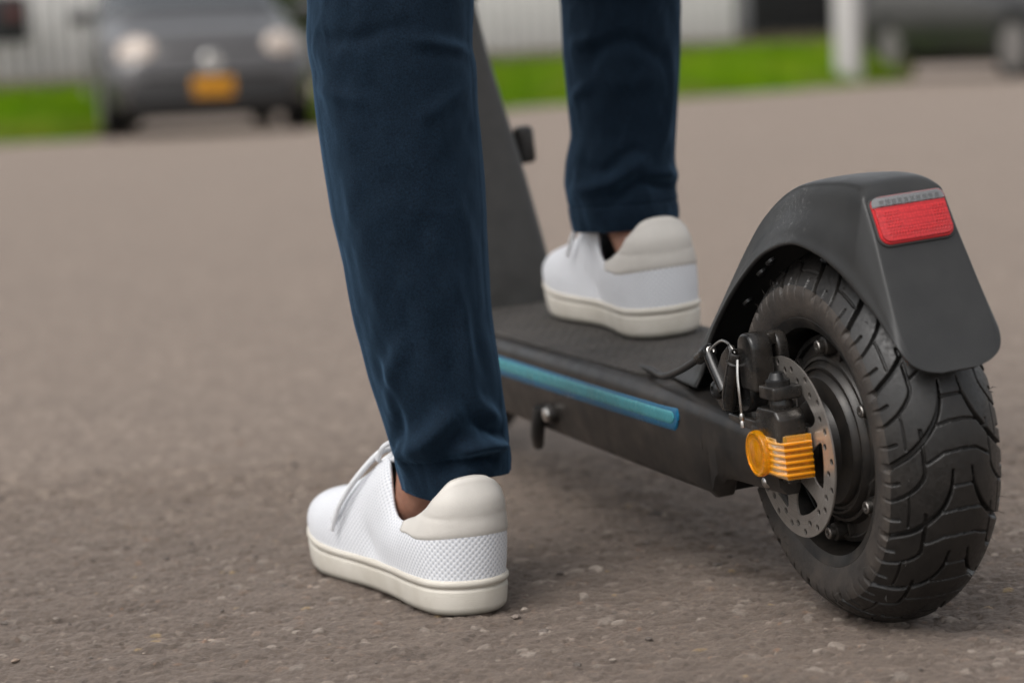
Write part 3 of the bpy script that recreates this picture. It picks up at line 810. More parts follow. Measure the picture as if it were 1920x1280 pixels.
dm = bpy.data.meshes.new_from_object(tmp.evaluated_get(bpy.context.evaluated_depsgraph_get()))
bpy.data.objects.remove(tmp)
def discmat():
    m = Mat('disc_steel').set(Metallic=.82, Roughness=.34)
    n = m.noise(60, 4); sp = m.n('ShaderNodeSeparateXYZ'); m.l(m.tc.outputs['Object'], sp.inputs[0])
    ln = m.n('ShaderNodeVectorMath', operation='LENGTH'); m.l(m.tc.outputs['Object'], ln.inputs[0])
    w = m.noise(1.0, 2, vec=None); mp = m.n('ShaderNodeCombineXYZ'); m.l(m.math('MULTIPLY', ln.outputs['Value'], 4000.0), mp.inputs[0])
    m.l(mp.outputs[0], w.inputs['Vector'])
    m.color(m.mix(m.ramp(n.outputs[0], [(.4, (0, 0, 0)), (.75, (.5,) * 3)]), (.50, .465, .43), (.30, .26, .22)))
    m.rough(m.ramp(w.outputs[0], [(.3, (.24,) * 3), (.7, (.40,) * 3)])); return m.m
dm.name = 'brake_disc'; dm.materials.clear(); dm.materials.append(discmat())
disc = bpy.data.objects.new('brake_disc', dm); link(disc, wheel); disc.location = (0, .0540, 0); disc.rotation_euler = (R(90), R(18), 0)
cr_ = MB()
for q in range(6):
    a = q * 6.283 / 6 + .5
    c = Vector((.020 * math.cos(a), 0, .020 * math.sin(a))); cr_.lathe([(.0545, .0038), (.0565, .0038), (.0572, .003)], c, c + Vector((0, 1, 0)), 14)
cr_.build('disc_bolt', M['dark_steel'], wheel)

# --- deck
def deck_body():
    b = []
    xs_ = [-.008, .02, .07, .11, .16, .25, .4, .55, .68, .74, .76]
    zt_ = [.0105, .0115, .0150, .0185, .0215, .0235, .0235, .0235, .0235, .0225, .018]
    zb_ = [-.030, -.031, -.032, -.0485, -.0480, -.0470, -.0455, -.0440, -.0430, -.0405, -.034]
    hw_ = [.0705, .0712, .0725, .0735, .0745, .0755, .076, .076, .074, .066, .056]
    return xs_, zt_, zb_, hw_
xs_, zt_, zb_, hw_ = deck_body()
def ring_deck(zt, zb, hw, r=.011, rb=.006, inner=None):
    P = []
    for a in np.linspace(0, 90, 7): P.append((hw - r + r * math.sin(R(a)), zt - r + r * math.cos(R(a))))
    lo = hw - .006
    P.append((hw, zt - .03)); P.append((hw - .001, zt - .042))
    for a in np.linspace(0, 90, 4): P.append((lo - rb + rb * math.cos(R(a)), zb + rb - rb * math.sin(R(a))))
    return P
body_x = np.linspace(.105, .76, 60); rows = []
for x in body_x:
    P = ring_deck(np.interp(x, xs_, zt_), np.interp(x, xs_, zb_), np.interp(x, xs_, hw_))
    rows.append([(x, y, z) for y, z in P] + [(x, -y, z) for y, z in P[::-1]])
rows = np.array(rows); nr = rows.shape[1]
F = [tuple(f) for f in grid_faces(len(rows), nr, wrap_v=True)] + [tuple(range(nr)), tuple((len(rows) - 1) * nr + k for k in range(nr - 1, -1, -1))]
deck = mesh_np('deck', rows, F, M['deck_paint'], sc); sharp_auto(deck, 40); S(deck)
# arms that carry the rear wheel
for sg in (1, -1):
    ax_ = np.linspace(-.008, .105, 40); rows = []
    for x in ax_:
        zt, hw = np.interp(x, xs_, zt_), np.interp(x, xs_, hw_)
        zb = np.interp(x, [-.008, .045, .075, .088, .096, .100, .102, .112, .12], [-.0295, -.0305, -.031, -.0318, -.034, -.038, -.0475, -.0470, -.0375])
        zb = np.interp(x, [-.008, .045, .072, .084, .091, .0945, .097, .106, .12], [-.0295, -.0305, -.0310, -.0330, -.0372, -.0425, -.0478, -.0485, -.0480])
        r = .0105; P = []
        for a in np.linspace(0, 90, 7): P.append((hw - r + r * math.sin(R(a)), zt - r + r * math.cos(R(a))))
        P += [(hw, zt - .02), (hw - .001, zb + .006), (hw - .006, zb)]
        inn = .0605
        P += [(inn - .004, zb), (inn - .006, zb + .004), (inn - .006, zt - .006), (inn - .002, zt)]
        rows.append([(x, sg * y, z) for y, z in P])
    rows = np.array(rows); nr = rows.shape[1]
    F = [tuple(f) for f in grid_faces(len(rows), nr, wrap_v=True)] + [tuple(range(nr)), tuple((len(rows) - 1) * nr + k for k in range(nr - 1, -1, -1))]
    o = mesh_np('wheel_arm', rows, F, M['deck_paint'], sc); sharp_auto(o, 40); S(o)
# platform between the arms behind the deck, dusty
S(MB().box((.135, 0, .002), (.05, .11, .03)).build('tail_plate', M['deck_paint'], sc, bev=.003))
# grip mat with raised rim
mp_ = []
for x in np.linspace(.20, .70, 40): mp_.append((x, np.interp(x, [.20, .24, .66, .70], [.050, .0635, .0645, .056])))
outl = [(x, y) for x, y in mp_] + [(x, -y) for x, y in mp_[::-1]]
b = MB().prism(outl, 2, .0215, .0262); gm = S(b.build('grip_mat', M['grip_mat'], sc, bev=.0015, seg=2))
sb = MB(); # raised studs along the mat in rows
g = 0
for i, x in enumerate(np.arange(.225, .68, .0105)):
    for j, y in enumerate(np.arange(-.052, .0525, .0105)):
        yy = y + (.00525 if i % 2 else 0)
        sb.add([(x - .0036, yy, .0262), (x, yy - .0036, .0262), (x + .0036, yy, .0262), (x, yy + .0036, .0262), (x, yy, .0272)], [(0, 1, 4), (1, 2, 4), (2, 3, 4), (3, 0, 4)])
st_ = sb.build('mat_stud', M['grip_mat'], sc, smooth=False); st_['kind'] = 'stuff'; S(st_)
# blue side strips with their lighter core
def strip(sg, x0, x1, za, zb, yoff, name, mat, th):
    xs2 = np.concatenate([np.linspace(x0, x0 + .006, 12), np.linspace(x0 + .01, x1 - .006, 26), np.linspace(x1 - .005, x1, 12)]); rows = []
    for x in xs2:
        e = min(1, math.sqrt(max(0, 1 - max(0, (x0 + .006 - x) / .006) ** 2)) , math.sqrt(max(0, 1 - max(0, (x - x1 + .006) / .006) ** 2)))
        zc, hh = (za + zb) / 2, (zb - za) / 2 * max(e, .05); hw = np.interp(x, xs_, hw_) + yoff; rows.append([(x - .006 * t / hh * hh / .006 * 0 - .5 * t, sg * (hw + th * (1 - (t / hh) ** 4)), zc + t) for t in np.linspace(-hh, hh, 9)])
    rows = np.array(rows); return mesh_np(name, rows, grid_faces(50, 9), mat, sc)
for sg in (1, -1):
    a = S(strip(sg,   .140, .70, -.0070, .0116, -.0004, 'side_strip', M['blue'], .0016))
    c = strip(sg, .1455, .69, -.0022, .0092, .0004, 'strip_core', M['teal'], .0013); c.location = (0, 0, 0); c.parent = a
# kickstand below the deck
S(MB().cyl((.405, .060, -.026), (.405, .079, -.026), .0085, 24, .002).build('kickstand_boss', M['deck_paint'], sc))
ks = MB().tube([(.428, .076, -.024), (.434, .077, -.038), (.448, .074, -.050), (.460, .070, -.060), (.466, .068, -.064)], [.0055, .006, .0058, .005, .002], 12).build('kickstand', M['black_plastic'], sc); S(ks)
MB().lathe([(0, .0060), (.002, .0056), (.003, .003), (.0032, .0001)], (.405, .079, -.026), (.405, .09, -.026), 20).build('screw', M['steel'], ks)

# --- rear fender
FS = [  # top (x, z), half width of the crown, arch edge (x, z, y)
    ((.215, .0235), .050, (.139, .0240, .0600)), ((.182, .034), .046, (.136, .036, .0545)), ((.152, .066), .039, (.129, .060, .0490)), ((.124, .0965), .034, (.102, .086, .0465)),
    ((.092, .1265), .031, (.071, .107, .0455)), ((.060, .149), .0300, (.034, .125, .0455)), ((.015, .1675), .0298, (-.009, .134, .0455)), ((-.035, .1722), .0292, (-.043, .129, .0445)),
    ((-.066, .1712), .0285, (-.064, .1205, .0430)), ((-.0795, .1672), .0283, (-.0785, .1115, .0415)), ((-.085, .160), .0284, (-.088, .104, .0405)), ((-.094, .142), .0290, (-.099, .0960, .0385)), ((-.1065, .116), .0312, (-.110, .0870, .0372)),
    ((-.1195, .089), .0325, (-.1225, .0770, .0362)), ((-.129, .0690), .0292, (-.1300, .0665, .0318)), ((-.1325, .0615), .0215, (-.1328, .0605, .0235)), ((-.1345, .0575), .0100, (-.1345, .0572, .0110))]
T = catmull([f[0] for f in FS], 120); W = catmull([(f[1], 0) for f in FS], 120)[:, 0]; E_ = catmull([f[2] for f in FS], 120)
sec = []
for k in range(120):
    tx, tz = T[k]; w = max(W[k], .001); ex, ez, ey = E_[k]; ey = max(ey, w + .0005)
    t_ = k / 119; fr = sstep(.50, .60, t_)      # 0: rounded crown in front, 1: sharp crease behind
    rnd = .010 * (1 - fr) + .0022 * fr
    dx_, dz_ = ex - tx, ez - tz; L = math.hypot(dx_, dz_) + 1e-6
    def pt(y, f): return (tx + dx_ * f, y, tz + dz_ * f)
    f1 = min(rnd / max(L, .004), .45)
    side_end = .86
    flare = .0016
    half = [pt(0, -.06 * (1 - fr)), pt(w * .5, -.05 * (1 - fr)), pt(w * .82, -.02 * (1 - fr) + .0 * fr)]
    half.append(pt(w * (.94 * (1 - fr) + .965 * fr), .10 * f1 + .02 * (1 - fr)))
    half.append(pt(w + (ey - w) * .05 * (1 - fr), f1 * .6 + .01 * (1 - fr)))
    half.append(pt(w + (ey - w) * .26, f1 + (1 - f1) * .22))
    half.append(pt(w + (ey - w) * .50, f1 + (1 - f1) * .42)); half.append(pt(w + (ey - w) * .70, f1 + (1 - f1) * .62))
    half.append(pt(w + (ey - w) * .80, f1 + (1 - f1) * .80)); half.append(pt(w + (ey - w) * .93, f1 + (1 - f1) * .90)); half.append(pt(ey, 1.0))
    sec.append([(x, -y, z) for x, y, z in half[:0:-1]] + half)
sec = np.array(sec)
fe = mesh_np('rear_fender', sec, grid_faces(120, sec.shape[1]), M['fender'], sc); S(fe)
bm = bmesh.new(); bm.from_mesh(fe.data); bmesh.ops.recalc_face_normals(bm, faces=bm.faces); bm.to_mesh(fe.data); bm.free()
if fe.data.polygons[60 * (sec.shape[1] - 1) + sec.shape[1] // 2].normal.z < 0: fe.data.flip_normals()
solidify(fe, .0032, -1); subsurf(fe, 1)
# fixing screws seen under the fender
for a, b_, c_ in ((.048, .041, .112), (.028, .043, .121), (.086, .036, .088)):
    o = MB().lathe([(0, .0042), (.002, .004), (.003, .002)], (a, b_, c_), (a - .3, b_ - .2, c_ - .5), 14).build('fender_screw', M['dark_steel'], sc); S(o)
# --- tail light on the fender face
A0, A1 = Vector((-.0838, 0, .1635)), Vector((-.0978, 0, .1340))
dn = (A1 - A0).normalized(); nn = Vector((dn.z, 0, -dn.x)); nn = nn if nn.x < 0 else -nn
def rrect(hw, v0, v1, rt, rb, n=7):
    P = []
    for cx_, cv_, r_, a0 in ((hw - rt, v0 + rt, rt, -90), (hw - rb, v1 - rb, rb, 0), (-hw + rb, v1 - rb, rb, 90), (-hw + rt, v0 + rt, rt, 180)):
        if r_ <= 0: P.append((cx_, cv_)); continue
        for k in range(n):
            a = R(a0 + 90 * k / (n - 1)); P.append((cx_ + r_ * math.cos(a), cv_ + r_ * math.sin(a)))
    return P
def slab(outline, t0, t1, bev, name, mat, parent):
    V = []; n = len(outline)
    cy = sum(p[0] for p in outline) / n; cv = sum(p[1] for p in outline) / n
    lev = [(t0, 0), (t1 - bev, 0), (t1 - bev * .3, bev * .3), (t1, bev)]
    for t, ins in lev:
        for y, v in outline:
            d = math.hypot(y - cy, v - cv) or 1; k = 1 - ins / d
            p = A0 + dn * (cv + (v - cv) * k) + nn * t; V.append((p.x, cy + (y - cy) * k, p.z))
    F = [(i * n + k, i * n + (k + 1) % n, (i + 1) * n + (k + 1) % n, (i + 1) * n + k) for i in range(len(lev) - 1) for k in range(n)]
    F += [tuple(range(n - 1, -1, -1)), tuple((len(lev) - 1) * n + k for k in range(n))]
    o = mesh_np(name, V, F, mat, parent); sharp_auto(o, 40); return o
HL = A1.__sub__(A0).length
tl = S(slab(rrect(.0272, -.0005, HL + .0005, .006, .0075), -.004, .0014, .0006, 'tail_light', M['black_plastic'], sc))
slab(rrect(.0258, .0008, HL - .0008, .0050, .0065), -.001, .0026, .0010, 'lamp_base', M['red_rim'], tl)
slab(rrect(.0250, .0012, .0074, .0045, .0), .0010, .0028, .0003, 'led_strip', plain('led_strip', (.13, .13, .135), .4), tl)
o = slab([p for p in rrect(.0257, .0007, .0073, .0050, .0)], .0022, .0046, .0012, 'white_lens', M['clear'], tl)
o = slab([p for p in rrect(.0248, .0075, HL - .0020, .0, .0056)], .0024, .0040, .0009, 'red_lens', M['red'], tl)
for k in range(10):
    v = MB(); y = -.020 + k * .0043; p = A0 + dn * .0046 + nn * .0030
    o = MB().box((p.x, y, p.z), (.0014, .0026, .0028)).build('led', M['dark_steel'], tl, smooth=False)
# ribs of the reflector: a small grid of proud prisms
rp = MB()
for i in range(10):
    for j in range(20):
        if 3 < j < 15 and i < 6: continue
        y = -.0215 + j * .0021 + (.001 if i % 2 else 0); v = .0115 + i * .0020
        if v > HL - .004: continue
        c = A0 + dn * v + nn * .0040; u_ = .0008
        q = [c + dn * (-u_), c, c + dn * u_]
        rp.add([(q[0].x, y, q[0].z), (q[1].x, y + u_, q[1].z), (q[2].x, y, q[2].z), (q[1].x, y - u_, q[1].z), tuple(c + nn * .0005 + Vector((0, y, 0)))], [(0, 1, 4), (1, 2, 4), (2, 3, 4), (3, 0, 4)])
o = rp.build('reflector_prism', M['red'], tl, smooth=False); o['kind'] = 'stuff'
for o in list(tl.children): o.location = (0, 0, 0)

# --- amber axle cover wrapped round the arm's end
ac = empty('axle_cover', sc); ac.location = (0, 0, AX)
TH = .0022
out = [(.016, .0725), (.016, .0765), (-.022, .0765), (-.0300, .0735), (-.0345, .0560), (-.0345 + TH, .0558), (-.0290, .0715), (-.0215, .0742), (.012, .0742), (.012, .0725)]
b = MB()
n = len(out)
def zspan(x): return (.0118, -.0130) if x > -.025 else (.0142, -.0150)
V = []
for top in (0, 1):
    for x, y in out: V.append((x, y, zspan(x)[top]))
b.add(V, [tuple(range(n)), tuple(range(2 * n - 1, n - 1, -1))] if False else [(i, (i + 1) % n, (i + 1) % n + n, i + n) for i in range(n)] + [tuple(range(n - 1, -1, -1)), tuple(range(n, 2 * n))])
b.build('cover_shell', M['amber'], ac, bev=.0005, seg=2)
# top and bottom lids of the shell
for zz, zz2 in ((.0118, .0098), (-.0150, -.0130)):
    MB().prism([(.012, .0742), (-.0215, .0742), (-.0290, .0715), (-.0320, .0600), (-.004, .0600)], 2, min(zz, zz2), max(zz, zz2)).build('cover_lid', M['amber'], ac, bev=.0004, seg=1)
for k in range(6):
    zc = .0092 - k * .0041
    MB().prism([(-.006, .0765), (-.0215, .0765), (-.0298, .0736), (-.0343, .0565), (-.0364, .0568), (-.0318, .0748), (-.0225, .0776), (-.008, .0768)], 2, zc - .0008, zc + .0008).build('rib', M['amber_rib'], ac, bev=.0003, seg=1)
MB().lathe([(0, .0152), (.0035, .0156), (.0048, .0150), (.0052, .0138), (.0046, .0128), (.0046, .0080), (.0050, .0072), (.0050, .0001)], (.0015, .0755, -.0005), (.0015, .09, -.0005), 48).build('round_boss', M['amber'], ac)
axn = MB().lathe([(0, .0001), (0, .0085), (.012, .0085), (.013, .0075), (.013, .005), (.0175, .0045), (.0175, .0001)], (0, .0560, 0), (0, .09, 0), 6); S(axn.build('axle_nut', M['dull_steel'], sc))
S(MB().box((.004, .0645, -.003), (.056, .0075, .034)).build('axle_plate', M['caliper_black'], sc, bev=.002))
S(MB().lathe([(0, .0042), (.0018, .0040), (.0032, .0028), (.0038, .0001)], (.0150, .0675, -.0235), (.0150, .09, -.0235), 24).build('screw', M['steel'], sc))
S(MB().lathe([(0, .0040), (.0030, .0040), (.0036, .003), (.0036, .0001)], (-.012, .0668, .0118), (-.012, .0668, .03), 20).build('screw', M['steel'], sc))
S(MB().lathe([(0, .0038), (.0036, .0036)], (-.018, .0640, -.0195), (-.018, .0640, -.0140), 20).build('screw', M['steel'], sc))

# --- brake caliper
cal = empty('brake_caliper', sc); cal.location = (0, 0, AX)
def rounded(x0, x1, y0, y1, z0, z1, r, name, mat, bev=.0015):
    """block with its top corners rounded in the x-z plane"""
    P = [(x0, z0), (x1, z0)]
    for k in range(7): a = R(90 * k / 6); P.append((x1 - r + r * math.cos(a), z1 - r + r * math.sin(a)))
    for k in range(7): a = R(90 + 90 * k / 6); P.append((x0 + r + r * math.cos(a), z1 - r + r * math.sin(a)))
    return MB().prism(P, 1, y0, y1).build(name, mat, cal, bev=bev, seg=3)
rounded(.0050, .0290, .0580, .0735, .0385, .0770, .0105, 'caliper_half', M['caliper_black'], .0022)
rounded(.0090, .0320, .0440, .0530, .0380, .0755, .0105, 'caliper_half', M['caliper_black'], .0022)
MB().box((.0200, .0555, .0715), (.018, .006, .008)).build('bridge', M['caliper_black'], cal, bev=.001)
MB().box((-.0145, .0655, .0410), (.0225, .0205, .0088)).build('slide_block', M['caliper_black'], cal, bev=.0014)
MB().lathe([(0, .0082), (.0035, .0082), (.0040, .0076), (.0042, .0066), (.0085, .0045), (.0085, .0028), (.0065, .0026), (.0065, .0001)], (-.0145, .0665, .0452), (-.0145, .0665, .08), 12).build('bolt', M['dark_steel'], cal)
MB().lathe([(0, .0072), (.002, .0078), (.0045, .0078), (.0065, .0070), (.0085, .0070)], (-.0145, .0655, .0290), (-.0145, .0655, .06), 24).build('washer', M['caliper_black'], cal)
MB().prism([(-.0290, .0085), (.0060, .0085), (.0060, .0265), (.0015, .0305), (-.0240, .0305), (-.0290, .0255)], 1, .0560, .0760).build('mount_block', M['caliper_black'], cal, bev=.0018)
MB().box((.030, .0600, .0110), (.075, .016, .012)).build('mount_bracket', M['caliper_black'], cal, bev=.0018)
MB().lathe([(0, .014), (.003, .0145), (.010, .0145), (.012, .0130)], (.040, .0560, .0345), (.040, .075, .0345), 32).build('spring_drum', M['dark_steel'], cal)
# lever: a barrel leaning up with a hollow collar, a plate to its pivot
lever = MB().tube([(.0475, .0745, .0245), (.0440, .0745, .0330), (.0370, .0742, .0470), (.0325, .0740, .0560)], [.0048, .0062, .0060, .0056], 20).build('lever', M['caliper_black'], cal)
MB().lathe([(0, .0052), (.001, .0064), (.0022, .0066), (.0028, .0052), (.0088, .0049), (.0094, .0044), (.0094, .0036), (.0040, .0032), (.0040, .0001)], (.0328, .0740, .0552), (.0285, .0738, .0640), 24).build('collar', M['caliper_black'], lever)
MB().prism([(.0790, .0270), (.0740, .0420), (.0600, .0590), (.0480, .0660), (.0440, .0610), (.0500, .0400), (.0520, .0200), (.0680, .0180)], 1, .0665, .0715).build('lever_plate', M['caliper_black'], lever, bev=.0012)
MB().lathe([(0, .0068), (.002, .0068), (.0045, .0050), (.0052, .0030), (.0042, .0028), (.0042, .0001)], (.0690, .0715, .0335), (.0690, .085, .0335), 24).build('pivot_bolt', M['dark_steel'], cal)
# cable: housing, ferrule, bright inner wire, crimped end
cable = S(MB().tube(catmull([(.26, .050, .0245), (.215, .060, .0290), (.175, .067, .0300), (.135, .070, .0395), (.098, .071, .0520)], 30), .0026, 14).build('brake_cable', M['black_plastic'], sc))
MB().lathe([(0, .0032), (.001, .0044), (.012, .0044), (.013, .0052), (.0215, .0052), (.0225, .0045), (.0225, .0032), (.0205, .003)], (.100, .071, .0512), (.0705, .0705, .0625), 24).build('ferrule', M['caliper_black'], cable)
MB().lathe([(0, .0001), (0, .0028), (.0018, .0030), (.0022, .0024), (.0014, .0014), (.0014, .0001)], (.0800, .0707, .0588), (.0705, .0705, .0625), 20).build('barrel_end', M['steel'], cable)
MB().tube(catmull([(.082, .071, .0575), (.074, .0715, .0490), (.066, .0715, .0400), (.060, .0715, .0330)], 12), [.0042] * 12, 14).build('cable_stop', M['caliper_black'], cal)
MB().tube(catmull([(.0800, .0707, .0588), (.066, .0718, .0650), (.052, .0730, .0690), (.040, .0738, .0680), (.031, .0740, .0625)], 30), .00095, 8).build('inner_wire', M['steel'], cable)
MB().tube(catmull([(.0225, .0765, .0595), (.0195, .0790, .0490), (.0175, .0800, .0380), (.0185, .0795, .0240)], 24), .0010, 8).build('inner_wire', M['steel'], cable)
MB().lathe([(0, .0010), (.001, .0017), (.004, .0017), (.005, .0012), (.006, .0018), (.0095, .0018), (.010, .0012)], (.0184, .0796, .0245), (.0190, .0792, .010), 12).build('crimp', M['steel'], cable)
for o in cable.children: o.location = (0, 0, 0)

# --- neck, stem, handlebar, front wheel
def loft(secs, name, mat, parent, n=6):
    rows = []
    for (cx_, cz_, hx, hy, r_) in secs:
        P = []
        for sx, sy, a0 in ((1, 1, 0), (-1, 1, 90), (-1, -1, 180), (1, -1, 270)):
            for k in range(n):
                a = R(a0 + 90 * k / (n - 1)); P.append((cx_ + sx * (hx - r_) + r_ * math.cos(a), sy * (hy - r_) + r_ * math.sin(a), cz_))
        rows.append(P)
    rows = np.array(rows); nr = rows.shape[1]
    F = [tuple(f) for f in grid_faces(len(rows), nr, wrap_v=True)] + [tuple(range(nr)), tuple((len(rows) - 1) * nr + k for k in range(nr - 1, -1, -1))]
    o = mesh_np(name, rows, F, mat, parent); sharp_auto(o, 40); return o
sx = catmull([(.755, .012, .052, .061, .014), (.752, .03, .047, .0575, .016), (.755, .10, .042, .049, .016), (.762, .17, .037, .0405, .015), (.770, .24, .031, .0305, .013), (.776, .29, .027, .0255, .012), (.779, .315, .026, .0245, .012)], 40)
S(loft(sx, 'neck', M['neck_paint'], sc))
S(loft([(.779, .312, .030, .030, .02), (.778, .325, .031, .031, .02), (.772, .385, .031, .031, .02), (.771, .392, .028, .028, .02)], 'folding_joint', M['black_plastic'], sc))
S(MB().box((.742, .030, .335), (.02, .018, .07)).build('latch_lever', plain('latch_brown', (.035, .024, .018), .5), sc, bev=.005))
S(MB().tube([(.771, 0, .38), (.735, 0, .66), (.70, 0, .95)], [.022, .0205, .0195], 24).build('stem', M['neck_paint'], sc))
hbr = S(MB().tube(catmull([(.675, .28, .955), (.69, .15, .96), (.70, 0, .955), (.69, -.15, .96), (.675, -.28, .955)], 30), .0125, 16).build('handlebar', M['black_plastic'], sc))
for sg in (1, -1): o = MB().tube([(.672, sg * .29, .955), (.681, sg * .19, .957)], .0165, 18).build('grip', M['tread'], hbr)
hk = MB().box((.760, -.0560, .170), (.016, .018, .036)).build('hook', M['black_plastic'], sc, bev=.005); S(hk)
fw = empty('front_wheel', sc); fw.location = (.865, 0, AX)
tyre(fw, 10, 12, 26, False, 0); V, Fq = lathe_y([(.020, -.034), (.08, -.03), (.086, -.033), (.08, 0), (.086, .033), (.08, .03), (.020, .034)], 48); mesh_np('rim', V, Fq, M['rim_black'], fw)
for sg in (1, -1): S(MB().tube([(.865, sg * .052, 0), (.845, sg * .052, .10), (.80, sg * .035, .20)], [.013, .013, .016], 12).build('fork_leg', M['neck_paint'], sc))
ff_ = []
for a in np.linspace(20, 190, 30):
    ff_.append([(.865 + .138 * math.cos(R(a)), y, .138 * math.sin(R(a)) - .012 * (abs(y) / .036) ** 2) for y in np.linspace(-.036, .036, 9)])
o = mesh_np('front_fender', np.array(ff_), grid_faces(30, 9), M['fender'], sc); solidify(o, .003); S(o)

# ------------------------------------------------------------------ the rider
rider = empty('person'); rider.location = (-.02, 1.80, 0)
tag(rider, 'person in navy trousers and white sneakers, one foot on the scooter deck', 'person')
PINV = Matrix.Translation(-Vector((-.02, 1.80, 0)))
def to_person(V): return np.asarray(V, float) - np.array((-.02, 1.80, 0))

near = [(x, y + .012, z, w * 1.006) for x, y, z, w in [(-.075, 1.7156, .4275, .0589), (-.077, 1.7143, .4051, .0588), (-.077, 1.7134, .3901, .0581), (-.0747, 1.7127, .3787, .0583), (-.0745, 1.7111, .3524, .0576), (-.0718, 1.7089, .3146, .0569), (-.0693, 1.7066, .2767, .0553), (-.0658, 1.7043, .2386, .0512), (-.0625, 1.702, .2005, .0488), (-.0566, 1.6997, .1622, .0471), (-.05, 1.6974, .1237, .0434), (-.0469, 1.6963, .1044, .0413), (-.0448, 1.6951, .0852, .0391)]]
far = [(.1037, 2.0313, .4263, .0504), (.1027, 2.0291, .3819, .0492), (.1019, 2.0269, .3374, .0459), (.1017, 2.0258, .3151, .0444), (.0978, 2.0246, .293, .046), (.097, 2.0238, .2751, .0473), (.0993, 2.0224, .2481, .0458), (.0999, 2.0218, .2368, .0447)]
nfold = [([(.31, .262), (.45, .23), (.58, .201), (.53, .151), (.81, .132), (.99, .125)], .0028, .0065), ([(.21, .139), (-.32, .12), (-.81, .107)], .0072, .0085), ([(.15, .111), (.6, .112), (.96, .108)], .0062, .0060),
         ([(-.23, .102), (.2, .104), (.68, .102)], -.0042, .0050), ([(-.29, .191), (-.62, .163), (-.71, .138)], .0026, .007), ([(-.95, .241), (-.96, .183), (-.97, .139)], .0022, .008), ([(.15, .092), (-.19, .083)], .0022, .006),
         ([(.45, .131), (.74, .121), (.94, .117)], -.0034, .0055), ([(-.74, .179), (-.64, .138), (-.87, .113)], -.0020, .006), ([(.0, .165), (.1, .20), (-.05, .235)], .0012, .012), ([(-.9, .405), (-.4, .40), (.2, .409)], -.0014, .006),
         ([(.3, .398), (.75, .392), (.98, .384)], .0018, .005), ([(-.98, .372), (-.6, .362), (-.3, .357)], .0014, .006), ([(.95, .372), (.6, .354), (.3, .345)], .0012, .006), ([(.9, .335), (.55, .31), (.4, .28)], -.0012, .010), ([(-.3, .26), (-.2, .22), (-.25, .18)], -.0014, .010)]
ffold = [([(-.82, .39), (-.46, .395)], .003, .006), ([(-.54, .377), (-.34, .387), (-.01, .392), (.32, .387), (.68, .374)], -.0034, .007), ([(-.9, .345), (-.61, .357)], .0032, .006), ([(.77, .377), (.8, .346), (.69, .308)], .0024, .006),
         ([(-.92, .267), (-.23, .277), (.08, .286), (.4, .293)], .0040, .0065), ([(-.21, .261), (.1, .272), (.41, .275), (.98, .267)], -.0042, .0055), ([(.49, .282), (.99, .278)], .0036, .006), ([(-.56, .364), (.04, .357), (.65, .362)], .0018, .008), ([(-.75, .294), (-.33, .286), (.07, .301), (.42, .3)], -.0026, .006)]
